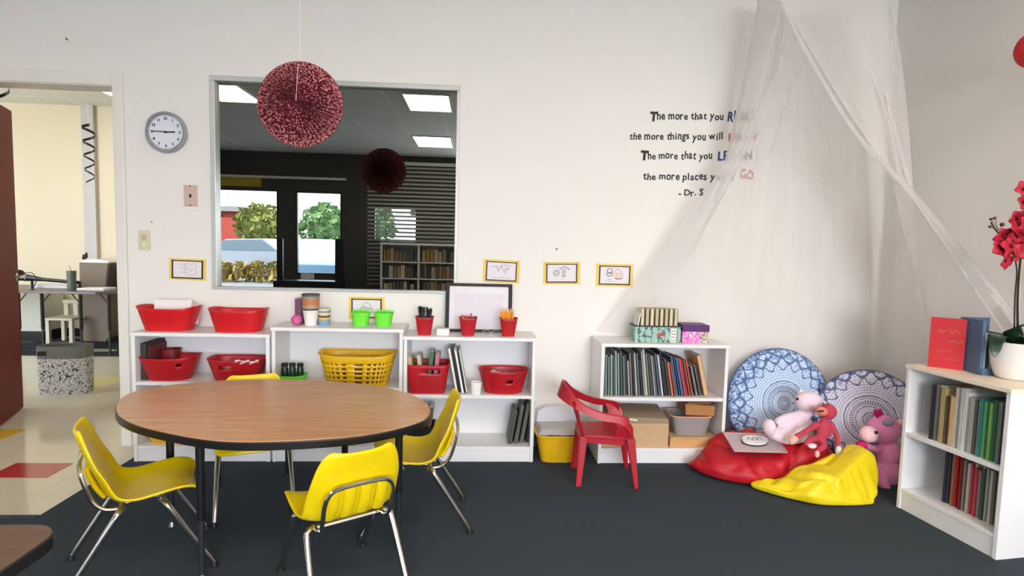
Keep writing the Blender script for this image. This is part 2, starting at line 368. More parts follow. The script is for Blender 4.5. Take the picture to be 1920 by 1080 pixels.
# world and sun
w = bpy.data.worlds.new('sky'); scn.world = w; w.use_nodes = True
nt = w.node_tree; bg = nt.nodes['Background']
tc = nt.nodes.new('ShaderNodeTexCoord'); sp = nt.nodes.new('ShaderNodeSeparateXYZ'); nt.links.new(tc.outputs['Generated'], sp.inputs[0])
cr = nt.nodes.new('ShaderNodeValToRGB'); nt.links.new(sp.outputs['Z'], cr.inputs[0])
cr.color_ramp.elements[0].color = (.9, .95, 1, 1); cr.color_ramp.elements[1].color = (.45, .65, 1, 1)
nt.links.new(cr.outputs[0], bg.inputs[0]); bg.inputs[1].default_value = 7
sn = bpy.data.lights.new('sun', 'SUN'); sn.energy = 14; sn.angle = .01; so = bpy.data.objects.new('sun', sn); COL.objects.link(so)
so.rotation_euler = Vector((.25, .75, .9)).to_track_quat('Z', 'Y').to_euler()
def area(name, loc, tgt, sx, sy, E, c):
    l = bpy.data.lights.new(name, 'AREA'); l.shape = 'RECTANGLE'; l.size = sx; l.size_y = sy; l.energy = E; l.color = c
    o = bpy.data.objects.new(name, l); COL.objects.link(o); o.location = loc
    o.rotation_euler = (Vector(loc)-Vector(tgt)).to_track_quat('Z', 'Y').to_euler(); return o
area('daylight_window_5', (1.1, FY+.02, 1.5), (1.1, 0, 1.35), 2.3, 1.6, 115, (.88, .93, 1))
scn.view_settings.view_transform = 'Standard'; scn.view_settings.look = 'None'; scn.view_settings.gamma = 1; scn.view_settings.exposure = 0.64
scn.view_settings.use_curve_mapping = False
# ============================================================ BOOKCASES
def bookcase(name, label, x0, x1, yf, yb, H, shelves, loc, rz=0, local=False, t=.018, kick=.07, edge=None, world=True):
    c = thing(name, label, 'bookcase', loc, rz, None)
    ox, oy = (0, 0)
    kw = dict(local=local)
    def P(nm, b, m=MEL): return b.build(nm, m, c, bevel=.0015, **kw)
    P('side_panel', MB().box(x0, x0+t, yf, yb, 0, H-t)); P('side_panel', MB().box(x1-t, x1, yf, yb, 0, H-t))
    P('top_panel', MB().box(x0-.004, x1+.004, yf-.006, yb, H-t, H), edge or MEL)
    P('back_panel', MB().box(x0+t, x1-t, yb-.006, yb, kick, H-t))
    for z in shelves: P('shelf', MB().box(x0+t, x1-t, yf+.004, yb-.006, z-t, z))
    P('shelf', MB().box(x0+t, x1-t, yf+.002, yb-.006, kick, kick+t)); P('kick_board', MB().box(x0+t, x1-t, yf+.006, yf+.02, 0, kick))
    return c
YF, YB = 3.16, 3.412
bookcase('bookcase', 'low white bookcase left end by the doorway with four red baskets', -1.886, -1.146, YF, YB, .728, [.452], (-1.516, 3.28, 0), t=.02)
bookcase('bookcase', 'slightly taller white bookcase in the middle holding the yellow laundry basket', -1.134, -.410, YF, YB, .768, [.43], (-.77, 3.28, 0), t=.02)
bookcase('bookcase', 'low white bookcase under the dark framed board with red pencil cups on top', -.406, .346, YF, YB, .728, [.392], (-.03, 3.28, 0), t=.02)
bookcase('bookcase', 'small white bookcase with a slanting row of thin books between red chair and bean bags', .722, 1.474, 3.14, YB, .708, [.392], (1.1, 3.27, 0), t=.02)
A5, B5 = Vector((2.114, 2.587, 0)), Vector((2.174, 2.107, 0))
ANG5 = math.atan2((B5-A5).y, (B5-A5).x); L5 = (B5-A5).length
M5 = Matrix.Translation(A5) @ Matrix.Rotation(ANG5, 4, 'Z')
def on5(px, py):                        # the point of the right bookcase's front seen at px,py, in its own frame
    d = ray(px, py); nrm = Vector((math.sin(ANG5), -math.cos(ANG5), 0)); o = Vector((0, 0, CAMH)); t = (A5-o).dot(nrm)/d.dot(nrm)
    return M5.inverted() @ (o+d*t)
bookcase('bookcase', 'white bookcase at the right wall with two rows of books and the orchid', 0, L5, 0, .31, .722, [on5(1790, 845).z, ], A5, ANG5, True, t=.018, kick=.085, edge=mat('birch_top', (236, 220, 200), .4, var=.03))
SH5 = on5(1790, 845).z
# ============================================================ TUBS, BASKETS, CUPS
def tub(name, label, cat, c, wt, wb, dt, db, h, m, ex=2.6, lift=.012, holes=(), rim=.008, group=None, rz=0, lattice=False, thick=.003, parent=None, bow=0, rimm=None):
    """open tub; c = centre of its base; top and bottom widths and depths; holes = (angle, half angle, lowest row, highest row)"""
    root = thing(name, label, cat, c, rz, group)
    N, R = 72, 14
    def ring(w_, d_, z, lf=0):
        o = []
        for k in range(N):
            a = 2*PI*k/N; ca, sa = math.cos(a), math.sin(a)
            x = abs(ca)**(2/ex)*(1 if ca >= 0 else -1)*w_/2; y = abs(sa)**(2/ex)*(1 if sa >= 0 else -1)*d_/2
            o.append((x, y, z+lf*abs(ca)**3))
        return o
    b = MB(); rings = []
    for i in range(R+1):
        s = i/R; bw = bow*math.sin(PI*s)
        rings.append(ring(wb+(wt-wb)*s+bw, db+(dt-db)*s+bw, h*s, lift*s*s))
    vs = [p for r in rings for p in r]; fs = []
    for i in range(R):
        for k in range(N):
            a = (k+.5)/N*360; skip = False
            for (ha, hw, r0, r1) in holes:
                dd = abs((a-ha+180) % 360-180)
                if dd < hw and r0 <= i <= r1: skip = True
            if lattice and 2 <= i <= 10 and i % 2 == 0 and k % 2 == 0 and (abs(((a-270+180) % 360)-180) < 62 or abs(((a-90+180) % 360)-180) < 62): skip = True
            if lattice and 2 <= i <= 10 and i % 2 == 0 and k % 2 == 0: skip = True
            if skip: continue
            k2 = (k+1) % N; fs.append((i*N+k, i*N+k2, (i+1)*N+k2, (i+1)*N+k))
    fs.append(tuple(range(N))[::-1])
    b.add(vs, fs); b.build('tub_body', m, root, local=True, smooth=True, solid=thick, angle=50)
    # rolled rim
    r0 = ring(wt+rim, dt+rim, h-.004, lift); r1 = ring(wt+rim, dt+rim, h+.003, lift); r2 = ring(wt-.003, dt-.003, h+.003, lift); r3 = ring(wt-.003, dt-.003, h-.004, lift)
    q = MB(); q.loft([r0, r1, r2, r3, r0], caps=False); q.build('rim', rimm or m, root, local=True, smooth=True)
    return root
ZT1, ZT2, ZT3, ZT4 = .728, .768, .728, .708
YM = 3.28
def base_at(px, y, z): return Vector((W(px, 700, y).x, y, z))
RG = 'red plastic baskets on the left bookcase'
t1 = tub('basket', 'red plastic basket holding papers on top of the left bookcase', 'basket', base_at(321, YM, ZT1), .315, .235, .20, .15, .125, RED, lift=.012, ex=3.2)
pp = thing('paper_stack', 'sheets of paper standing up in the left red basket', 'papers', t1.location+Vector((0, .03, .06)))
for k in range(4):
    MB(Matrix.Rotation(-.12-.05*k, 4, 'X')).box(-.09+.01*k, .115+.008*k, -.03+k*.012, -.027+k*.012, -.03, .105-.012*k).build('paper_sheet', [PAPER, mat('pink_paper', (240, 190, 190), .8)][k % 2], pp, local=True)
tub('basket', 'empty red plastic basket on top of the left bookcase, right of the papers', 'basket', base_at(450, YM, ZT1), .305, .24, .20, .16, .118, RED, lift=.012, ex=3)
tub('basket', 'left red basket on the middle shelf of the left bookcase', 'basket', base_at(320, YM-.02, .452), .31, .22, .2, .15, .125, DRED, lift=.012, holes=[(302, 8, 9, 10)])
tb = tub('basket', 'red basket with an oval slot and a white doodle on its rim, middle shelf', 'basket', base_at(447, YM-.02, .452), .31, .235, .2, .15, .118, DRED, lift=.006, holes=[(258, 10, 8, 10)], ex=3)
b = MB(); yy = YM-.02-.105
for s in range(5):
    q = W(445+s*9, 677+(s % 2)*4, yy); b.tube(catmull([q+Vector((.012*math.cos(a), -.001*a*0, .007*math.sin(a*1.3))) for a in (0, 1.5, 3, 4.5, 6)], 3), .0016, 5)
b.tube([W(440, 676, yy), W(484, 679, yy)], .0016, 5)
b.build('white_doodle', PAPER, tb)
# dark things at far left inside the left bookcase
t = thing('folder', 'dark upright folder at the left inside of the left bookcase', 'folder', (-1.83, 3.30, .452))
b = MB().box(-1.86, -1.83, 3.2, 3.39, .453, .66); b.build('cover', mat('dark_olive', (54, 50, 44), .7), t); MB().box(-1.829, -1.822, 3.22, 3.39, .453, .64).build('divider', mat('brown_red', (110, 44, 44), .7), t)
tub('bin', 'dark red bin behind the left basket on the middle shelf', 'bin', (-1.775, 3.345, .452), .10, .08, .09, .08, .15, mat('maroon_plastic', (120, 20, 30), .5), lift=0)
tub('tray', 'yellow tray on the bottom shelf of the left bookcase', 'tray', (-1.74, 3.28, .089), .24, .2, .19, .16, .05, YBSK, lift=0)
# middle unit
gg = 'small green baskets on the middle bookcase'
for px, lb in ((676, 'bright green little basket under the drawing, left of its pair'), (719, 'bright green little basket under the drawing, right of its pair')):
    r = tub('small_basket', lb, 'basket', base_at(px, YM, ZT2), .105, .08, .09, .07, .075, GRN, lift=.006, group=gg)
    MB().tube(catmull([(-.05, 0, .07), (-.046, 0, .083), (0, 0, .088), (.046, 0, .083), (.05, 0, .07)], 4), .003, 6, 2).build('handle', GRN, r, local=True)
gb = tub('small_basket', 'green basket with dark jars on the shelf beside the laundry basket', 'basket', base_at(549, YM-.03, .43), .155, .13, .12, .1, .05, GRN, lift=.004)
for i, dx in enumerate((-.045, -.002, .042)):
    r = thing('jar', ['dark green jar at the left in the green basket', 'dark green jar in the middle of the green basket', 'dark green jar at the right in the green basket'][i], 'jar', gb.location+Vector((dx, 0, .006)), group='dark jars in the green basket')
    MB().lathe([(.017, 0), (.019, .01), (.019, .08), (.015, .09), (.015, .095)], n=16).build('jar_body', mat('bottle_green', (18, 46, 34), .3), r, local=True, smooth=True)
    MB().lathe([(.018, .095), (.018, .112)], n=16).build('lid', DARK, r, local=True)
tub('laundry_basket', 'mustard yellow lattice laundry basket on the middle bookcase shelf', 'laundry basket', base_at(672, YM-.02, .43), .425, .335, .23, .2, .178, YBSK, lift=.012, lattice=True, ex=3.4, rim=.014, thick=.004)
t = thing('toy_pile', 'brown wooden pieces inside the yellow laundry basket', 'toys', base_at(672, YM-.02, .436))
rr = random.Random(3)
for i in range(9):
    MB(Matrix.Translation((-.13+i*.032, rr.uniform(-.04, .04), .02+.02*(i % 2))) @ Matrix.Rotation(rr.uniform(-.4, .4), 4, 'Z')).box(-.014, .014, -.03, .03, -.015, .05+.02*(i % 3)).build('wooden_piece', cmat(rr.choice([(150, 90, 50), (120, 70, 40), (190, 150, 90)])), t, local=True, bevel=.003)
# cup and book group on the middle unit
z = ZT2
c = base_at(559, YM, z)
def boxy(name, label, cat, x0, x1, y0, y1, z0, z1, m, bevel=.003, group=None):
    return tag(MB().box(x0, x1, y0, y1, z0, z1).build(name, m, loc=((x0+x1)/2, (y0+y1)/2, z0), bevel=bevel), label, cat, group)
t = thing('book', 'purple book standing left of the white cup on the middle bookcase', 'book', c)
MB().box(c.x-.018, c.x+.018, YM, YM+.1, z, z+.15).build('cover', mat('plum_cover', (110, 62, 92), .5), t, bevel=.002)
MB().box(c.x-.015, c.x+.015, YM+.003, YM+.098, z+.1495, z+.1515).build('pages', PAGES, t)
tag(MB().ell((c.x+.003, YM-.035, z+.032), .03).build('ball', mat('pink_ball', (206, 90, 150), .5, var=.6, scale=40), loc=(c.x, YM-.035, z), smooth=True), 'small pink mottled ball in front of the purple book', 'ball')
c = base_at(583, YM-.01, z); t = thing('cup_stack', 'stack of paper cups, white with brown and grey bands, on the middle bookcase', 'cups', c)
MB().lathe([(.032, 0), (.045, .085), (.047, .088)], n=28).build('white_cup', PAPER, t, local=True, smooth=True)
z_ = .088
for i, (cc, hh) in enumerate(zip([(70, 50, 44), (170, 150, 130), (200, 120, 70), (150, 145, 135), (90, 88, 84)], [.008, .022, .03, .02, .012])):
    MB().lathe([(.045+i*.001, z_), (.046+i*.001, z_+hh), (.047+i*.001, z_+hh)], n=28).build('cup_rim', cmat(cc), t, local=True, smooth=True); z_ += hh
c = base_at(608, YM, z); t = thing('bowl_stack', 'short stack of small coloured bowls right of the cup stack', 'bowls', c)
z_ = 0
for cc, hh in [((120, 160, 190), .03), ((220, 190, 110), .016), ((90, 60, 50), .01), ((225, 205, 180), .018), ((90, 150, 150), .008), ((230, 220, 200), .014)]:
    MB().lathe([(.03, z_), (.034, z_+hh)], n=24).build('bowl', cmat(cc), t, local=True, smooth=True); z_ += hh
# unit three: cups with pens
def redcup(px, label, w_=.1, h=.1):
    return tub('pencil_cup', label, 'cup', base_at(px, YM-.04, ZT3), w_, w_*.7, w_*.95, w_*.66, h, DRED, ex=4.5, lift=.004, rim=.006, group='red pencil cups')
c1 = redcup(795, 'red pencil cup full of black pens, left of the dark framed board')
c2 = redcup(876, 'red pencil cup with pale and red scraps, in front of the white board')
c3 = redcup(951, 'red pencil cup holding orange pencils at the right corner of the board')
rr = random.Random(11)
for i in range(16):
    a = i*2.4; r_ = .022; p = c1.location+Vector((math.cos(a)*r_, math.sin(a)*r_, .01)); q = c1.location+Vector((math.cos(a)*.035+rr.uniform(-.01, .01), math.sin(a)*.028, rr.uniform(.14, .165)))
    t = thing('pen', 'dark pen standing in the left red cup', 'pen', p, group='dark pens in the left red cup')
    cc = rr.choice([(24, 26, 28), (40, 44, 46), (60, 90, 60), (24, 24, 24)])
    MB().tube([p, p.lerp(q, .8)], .0048, 7).build('barrel', cmat(cc, .4), t); MB().tube([p.lerp(q, .8), q], [.0062, .0055], 7).build('cap', DARK, t)
for i in range(6):
    a = i*1.05; p = c2.location+Vector((math.cos(a)*.018, math.sin(a)*.018, .01)); q = c2.location+Vector((math.cos(a)*.032, math.sin(a)*.025, rr.uniform(.11, .13)))
    t = thing('crayon', 'short crayon in the middle red cup', 'crayon', p, group='crayons in the middle red cup')
    MB().tube([p, p.lerp(q, .85)], .006, 7).build('wrapper', cmat(rr.choice([(230, 220, 210), (200, 60, 80), (60, 60, 60), (220, 200, 150)])), t); MB().tube([p.lerp(q, .85), q], [.006, .002], 7).build('tip', cmat((200, 60, 70)), t)
for i in range(7):
    p = c3.location+Vector((-.008+.004*i, .006*(i % 3-1), .01)); q = c3.location+Vector((-.052+.013*i, .012*(i % 3-1), .155+.004*(i % 2)))
    t = thing('pencil', 'orange pencil in the right red cup', 'pencil', p, group='orange pencils in the right red cup')
    MB().tube([p, p.lerp(q, .9)], .0055, 6).build('shaft', mat('orange_lacquer', (244, 160, 40), .4), t); MB().tube([p.lerp(q, .9), q], [.0055, .003], 6).build('tip', mat('raw_wood', (230, 190, 140), .7), t)
boxy('tape_box', 'small white box between the left and middle red cups', 'box', W(817, 700, 3.2).x, W(841, 700, 3.2).x, 3.2, 3.25, ZT3, ZT3+.04, PAPER, .006)
p0 = Z(905, 628, ZT3)
t = thing('glasses', 'clear rimmed glasses lying between the middle and right red cups', 'glasses', p0)
b = MB()
for dx in (.0, .055):
    b.tube([p0+Vector((dx+.022+.022*math.cos(a), -.0, .016+.013*math.sin(a))) for a in [i*PI/6 for i in range(13)]], .002, 6)
b.tube([p0+Vector((.044, 0, .018)), p0+Vector((.055, 0, .018))], .002, 6); b.build('frame', mat('grey_acetate', (150, 152, 160), .3), t)
MB().tube([p0+Vector((0, 0, .018)), p0+Vector((-.0, .06, .016)), p0+Vector((.01, .08, .006))], .0018, 6).build('temple', mat('dark_acetate', (60, 62, 70), .3), t)
MB().tube([p0+Vector((.099, 0, .018)), p0+Vector((.1, .06, .016)), p0+Vector((.09, .08, .006))], .0018, 6).build('temple', mat('dark_acetate', (60, 62, 70), .3), t)
# the big framed board leaning on the wall
a0 = W(833, 612, 3.345); a1 = W(958, 622, 3.345); top0 = W(836, 530, 3.40)
bx0, bx1 = a0.x+.004, W(960, 580, 3.37).x; bh = top0.z-ZT3
t = thing('framed_board', 'white board in a dark brown frame leaning on the wall between the red cups', 'board', ((bx0+bx1)/2, 3.35, ZT3)); t.rotation_euler = (-.13, 0, 0)
w2 = (bx1-bx0)/2; bh = bh/math.cos(.13); fw = .022
MB().box(-w2, w2, 0, .02, bh-.018, bh).build('frame_rail', mat('mahogany', (52, 20, 18), .5, spec=.3), t, local=True, bevel=.002)
MB().box(-w2, w2, 0, .02, 0, .018).build('frame_rail', mat('mahogany', (52, 20, 18), .5, spec=.3), t, local=True, bevel=.002)
for s in (-1, 1): MB().box(min(s*w2, s*(w2-fw)), max(s*w2, s*(w2-fw)), 0, .02, .018, bh-.018).build('frame_rail', mat('navy_black', (16, 18, 28), .5, spec=.3), t, local=True, bevel=.002)
MB().box(-w2+fw, w2-fw, .008, .012, .018, bh-.018).build('board_sheet', mat('board_white', (226, 222, 228), .5), t, local=True)
b = MB().box(-w2+.055, w2-.05, .004, .009, .018, bh-.062); b.build('inner_sheet', mat('board_lilac', (219, 214, 222), .6), t, local=True)
# shelf of unit three
def on3(px, z, y): return Vector((W(px, 700, y).x, y, z))
rb = tub('storage_bin', 'square red bin with books at the left of the shelf under the board', 'bin', on3(803, .392, 3.27), .245, .20, .19, .17, .165, DRED, ex=7, lift=.0, holes=[(276, 5, 10, 11)], rim=.008)
for i, (dx, cc, tl, hh) in enumerate([(-.085, (196, 176, 130), .25, .2), (-.03, (190, 180, 150), .1, .21), (.0, (60, 110, 70), -.25, .235), (.035, (180, 110, 130), -.2, .22)]):
    p = rb.location+Vector((dx, 0, .006)); t = thing('book', ['tan book at the left in the square red bin', 'pale book in the square red bin', 'dark green book rising from the square red bin', 'pink book at the right in the square red bin'][i], 'book', p)
    M = Matrix.Rotation(-.15*(-1 if i > 1 else 1)*.7, 4, 'Y')
    MB(M).box(-.012, .012, -.05, .06, .0, hh).build('cover', cmat(cc), t, local=True, bevel=.002); MB(M).box(-.009, .009, -.048, .057, hh-.001, hh+.001).build('pages', PAGES, t, local=True)
for i, (px, h_) in enumerate(((857, .265), (868, .255))):
    p = on3(px, .392, 3.20); t = thing('tablet', ['black slate with white edge leaning in the shelf under the board, left one', 'black slate leaning behind the first one, beside the white cup'][i], 'slate', p)
    M = Matrix.Translation((0, 0, 0)) @ Matrix.Rotation(-.19, 4, 'Y')
    MB(M).box(-.004+.0, .008, 0, .17, 0.002, h_).build('edge', PAPER, t, local=True, bevel=.001)
    M2 = M @ Matrix.Translation((.0083, 0, 0)); MB(M2).box(0, .022-.008*i, .0, .168, .004, h_-.004).build('slate_face', BLK, t, local=True, bevel=.001)
    MB(M2).box(.022-.008*i, .026-.008*i, -.001, .169, .002, h_-.002).build('edge', PAPER, t, local=True)
tub('small_cup', 'small white cup beside the oval red basket', 'cup', on3(893, .392, 3.2), .062, .05, .055, .05, .066, PAPER, ex=3, lift=0, rim=.002)
ob = tub('basket', 'oval red basket filled with craft bits, shelf under the board', 'basket', on3(944, .392, 3.27), .29, .22, .2, .16, .13, DRED, ex=2.3, lift=.006, holes=[(282, 6, 7, 8)])
rr = random.Random(5)
for i in range(14):
    cc = rr.choice([(220, 190, 80), (120, 60, 120), (220, 215, 205), (180, 60, 80), (230, 200, 120), (70, 50, 90)])
    p = ob.location+Vector((rr.uniform(-.1, .1), rr.uniform(-.06, .06), .1)); a = rr.uniform(0, 3)
    tag(MB(Matrix.Translation(p) @ Matrix.Rotation(a, 4, 'Z') @ Matrix.Rotation(rr.uniform(-.5, .5), 4, 'X')).box(-.03, .03, -.008, .008, -.012, .012).build('craft_block', cmat(cc), local=True, bevel=.004), 'small coloured craft block in the oval red basket', 'block', 'craft blocks in the oval red basket')
for i in range(4):
    p = on3(955+i*11, .09, 3.2+.012*i); t = thing('binder', ['dark grey binder leaning at the bottom right of the board bookcase, outermost', 'dark grey binder second from the left of the leaning group', 'olive grey binder third in the leaning group', 'dark binder against the right side panel, bottom shelf'][i], 'binder', p)
    M = Matrix.Rotation(.16, 4, 'Y'); cc = [(70, 70, 66), (84, 82, 76), (96, 92, 80), (44, 44, 42)][i]; hh = [.20, .235, .24, .25][i]
    if i == 3: M = Matrix.Rotation(.12, 4, 'Y')
    MB(M).box(0, .024, 0, .16, 0.004, hh).build('cover', cmat(cc), t, local=True, bevel=.005); MB(M).box(.003, .021, .002, .161, hh-.004, hh+.001).build('pages', cmat((120, 116, 104)), t, local=True)
t = thing('box_of_books', 'dark box of books low down behind the yellow chair on the right', 'box', on3(795, .09, 3.28))
MB().box(-.09, .07, -.08, .08, 0, .012).box(-.09, -.08, -.08, .08, 0, .1).box(.06, .07, -.08, .08, 0, .1).box(-.09, .07, -.08, -.072, 0, .1).box(-.09, .07, .072, .08, 0, .1).build('box_body', BLK, t, local=True, bevel=.002)
for i, cc in enumerate([(200, 190, 170), (60, 110, 120), (110, 30, 40), (90, 70, 50)]):
    p = on3(795, .103, 3.28)+Vector((-.065+.032*i, 0, 0)); t = thing('book', ['cream', 'teal', 'wine red', 'brown'][i]+' book standing in the dark box behind the right yellow chair', 'book', p)
    M = Matrix.Rotation(.1, 4, 'Y'); MB(M).box(-.01, .01, -.06, .06, .003, .2).build('cover', cmat(cc), t, local=True, bevel=.002); MB(M).box(-.008, .008, -.058, .058, .199, .2012).build('pages', PAGES, t, local=True)
# ============================================================ YELLOW TOTE between the bookcases
tc_ = Vector((.515, 3.24, 0))
tt = tub('storage_tote', 'yellow plastic tote with a clear lid on the carpet behind the red chair', 'tote', tc_, .29, .235, .21, .17, .16, YBSK, ex=5, lift=0, rim=.022, thick=.004)
l = MB(); l.hull([(-.145, -.105, .166), (.13, -.105, .166), (.13, .1, .166), (-.145, .1, .166), (-.125, -.09, .2), (.11, -.09, .2), (.12, .09, .2), (-.125, .09, .2)]); l.build('lid', CLEAR, tt, local=True, bevel=.008)
b = MB(Matrix.Translation((-.01, .07, .24)) @ Matrix.Rotation(-.3, 4, 'X')); b.loft([[(x, y*.004, z) for x, z in [(-.13, -.045), (.14, -.045), (.12, .02), (.06, .05), (-.06, .052), (-.12, .02)]] for y in (0, 1)])
b.build('raised_lid_flap', CLEAR, tt, local=True, bevel=.003)
for i in range(6):
    tag(MB(Matrix.Translation(tc_+Vector((-.1+.04*i, -.03+.02*(i % 2), .14))) @ Matrix.Rotation(i, 4, 'Z')).box(-.02, .02, -.012, .012, -.01, .012).build('toy_block', cmat([(235, 230, 220), (40, 40, 60), (200, 60, 60), (230, 225, 210), (60, 60, 60), (210, 180, 60)][i]), local=True, bevel=.003), 'small toy block inside the yellow tote', 'block', 'blocks in the yellow tote')
# ============================================================ BOOKS
def book(label, group, M, t_, h, d, c, round_=0, nm='book'):
    r = bpy.data.objects.new(nm, None); COL.objects.link(r); tag(r, label, 'book', group); r.matrix_world = M; r.empty_display_size = .02
    e = min(.002, t_*.18)
    b = MB().box(0, e, 0, d, 0, h).box(t_-e, t_, 0, d, 0, h).box(0, t_, 0, e, 0, h)
    b.build('cover', cmat(c, .5), r, local=True)
    MB().box(e, t_-e, e, d-.003, .002, h-.003).build('pages', PAGES, r, local=True)
    return r
ORD = ['leftmost', 'second', 'third', 'fourth', 'fifth', 'sixth', 'seventh', 'eighth', 'ninth', 'tenth', 'eleventh', 'twelfth', 'thirteenth', 'fourteenth', 'fifteenth', 'sixteenth', 'seventeenth', 'eighteenth', 'nineteenth', 'twentieth', 'twenty-first', 'twenty-second', 'twenty-third', 'twenty-fourth', 'twenty-fifth', 'twenty-sixth', 'twenty-seventh', 'twenty-eighth', 'twenty-ninth', 'thirtieth', 'thirty-first', 'thirty-second', 'thirty-third', 'thirty-fourth', 'thirty-fifth', 'thirty-sixth']
def cname(c):
    r, g, b = c; mx, mn = max(c), min(c)
    if mx-mn < 26: return 'black' if mx < 60 else 'dark grey' if mx < 110 else 'grey' if mx < 180 else 'white'
    if r >= g and g >= b: return 'tan' if r > 150 and g > 120 else 'orange' if r > 170 and g > 85 else 'brown' if g > 50 else 'red'
    if r > g and b >= g: return 'red' if b < r*.55 else 'pink' if r > 170 else 'purple'
    if g > r and g > b: return 'green'
    if g >= r and b-g < 20 and g-r > 15: return 'teal'
    return 'blue'
row4 = [((74, 92, 88), .23), ((120, 140, 136), .24), ((96, 116, 112), .228), ((150, 168, 160), .24), ((64, 84, 80), .235), ((168, 176, 160), .262), ((120, 142, 132), .25), ((60, 78, 84), .262), ((96, 112, 120), .235), ((40, 44, 46), .24), ((176, 170, 158), .205), ((110, 108, 100), .25), ((34, 34, 36), .25), ((190, 188, 180), .25), ((90, 92, 92), .25), ((44, 46, 50), .21), ((132, 134, 136), .265), ((196, 194, 184), .275), ((120, 116, 106), .25), ((70, 70, 68), .235), ((150, 150, 144), .24), ((90, 88, 84), .235), ((58, 80, 110), .25), ((200, 204, 208), .245), ((30, 30, 32), .272), ((44, 42, 46), .21), ((70, 64, 64), .22), ((196, 110, 80), .20), ((140, 74, 50), .20), ((60, 96, 140), .235), ((38, 60, 100), .235), ((70, 120, 160), .23), ((200, 50, 80), .225), ((130, 60, 56), .22), ((150, 66, 50), .215), ((180, 90, 70), .215)]
x = .748
tot = W(1304, 745, 3.16).x-x
for i, (c, h) in enumerate(row4):
    t_ = tot/len(row4)*(.9+.2*((i*7) % 5)/4); lean = -(.02+.006*i)
    M = Matrix.Translation((x, 3.175+.004*((i*3) % 4), .394)) @ Matrix.Rotation(lean, 4, 'Y')
    book(f'{cname(c)} thin book, {ORD[i]} from the left in the small bookcase row' if i else f'{cname(c)} thin book at the left end of the small bookcase row', 'thin books in the small bookcase', M, t_*.9, h*1.0, .19, c)
    x += t_
for i, (px, t_, h, c, ln) in enumerate([(1301, .016, .18, (120, 118, 122), -.24), (1308, .014, .185, (90, 92, 104), -.24), (1317, .026, .245, (214, 168, 124), -.235)]):
    p = W(px, 742, 3.19); book(['grey booklet leaning near the right end of the small bookcase row', 'slate blue booklet leaning beside the big tan book', 'tall tan book leaning at the right end of the small bookcase row'][i], 'thin books in the small bookcase', Matrix.Translation((p.x+.01, 3.19, .394)) @ Matrix.Rotation(ln, 4, 'Y'), t_, h, .18, c)
# lower compartment of small bookcase
def P4(px, y=3.18): return W(px, 800, y).x
t = thing('cardboard_box', 'long low cardboard box with a torn grey lid in the small bookcase', 'box', (P4(1190), 3.25, .089))
xa, xb = .746, P4(1252)
MB().box(xa, xb, 3.16, 3.38, .09, .235).build('box_body', CARD, t, bevel=.003)
MB().hull([(xa, 3.158, .236), (xb+.002, 3.158, .236), (xb, 3.38, .236), (xa, 3.38, .236), (xa+.03, 3.17, .27), (xb-.005, 3.165, .262), (xb-.005, 3.37, .29), (xa+.02, 3.37, .295)]).build('lid', mat('taupe_card', (150, 130, 108), .9), t, bevel=.004)
b = MB(); rr = random.Random(2)
for i in range(5): q = Vector((P4(1172)+.014*i, 3.157, .262-.002*i)); b.box(q.x-.006, q.x+.008, q.y-.004, q.y+.003, q.z-.004, q.z+.004)
b.build('torn_edge', PAPER, t)
t = thing('cardboard_box', 'flat tan cardboard box at the bottom right of the small bookcase', 'box', (P4(1300), 3.25, .089))
MB().box(P4(1256), P4(1345), 3.165, 3.38, .09, .142).build('box_body', mat('orange_card', (206, 158, 100), .85), t, bevel=.003); MB().box(P4(1256)-.001, P4(1345)+.001, 3.16, 3.381, .142, .15).build('lid', CARD, t, bevel=.002)
bt = tub('plastic_bin', 'grey see-through bin with orange rim on the flat tan box', 'bin', (P4(1300), 3.27, .152), .245, .19, .18, .15, .115, mat('smoky_plastic', (168, 160, 158), .3, trans=.25), ex=5, lift=0, rim=.012, rimm=mat('peach_rim', (222, 150, 120), .5))
t = thing('cardboard_box', 'small brown box resting on the see-through bin', 'box', (P4(1312), 3.27, .272))
MB().hull([(P4(1286), 3.19, .274), (P4(1340), 3.19, .27), (P4(1338), 3.33, .27), (P4(1290), 3.35, .274), (P4(1284), 3.19, .345), (P4(1341), 3.19, .33), (P4(1336), 3.33, .34), (P4(1288), 3.35, .352)]).build('box_body', mat('brown_card', (170, 118, 74), .85), t, bevel=.004)
MB().box(P4(1290), P4(1334), 3.20, 3.33, .339, .352).build('flap', mat('brown_card_dark', (140, 96, 64), .85), t, bevel=.002)
# top of small bookcase: card box with upright cream books, magenta box
zt = ZT4
gx0, gx1 = W(1190, 640, 3.19).x, W(1276, 640, 3.19).x
t = thing('book_crate', 'pale green patterned box carrying the row of cream books', 'box', ((gx0+gx1)/2, 3.25, zt))
n = NT('green_print'); sx = n.sep(n.tc.outputs['Object']); nz = n.noise(38, 3); wv = n.M('FRACT', n.M('MULTIPLY', sx[0], 26))
n.base(n.mix(n.M('GREATER_THAN', nz, .56), n.mix(n.M('LESS_THAN', wv, .08), lin((160, 190, 180)), lin((70, 80, 76))), lin((70, 108, 98))), .7)
MB().box(gx0, gx1, 3.19, 3.31, zt, zt+.092).build('box_body', n.m, t, bevel=.002)
MB().box(gx0-.002, gx1+.002, 3.187, 3.313, zt+.092, zt+.098).build('lid_edge', mat('crate_edge', (60, 62, 58), .6), t)
b = MB().box(gx0+.21, gx0+.245, 3.1885, 3.19, zt+.005, zt+.085); b.build('striped_tag', mat('ivory_tag', (225, 225, 215), .6), t)
b = MB()
for k in range(4): b.tube([(gx0+.214, 3.1878, zt+.018+.018*k), (gx0+.241, 3.1878, zt+.014+.018*k)], .003, 5, .4)
b.build('tag_stripe', DARK, t)
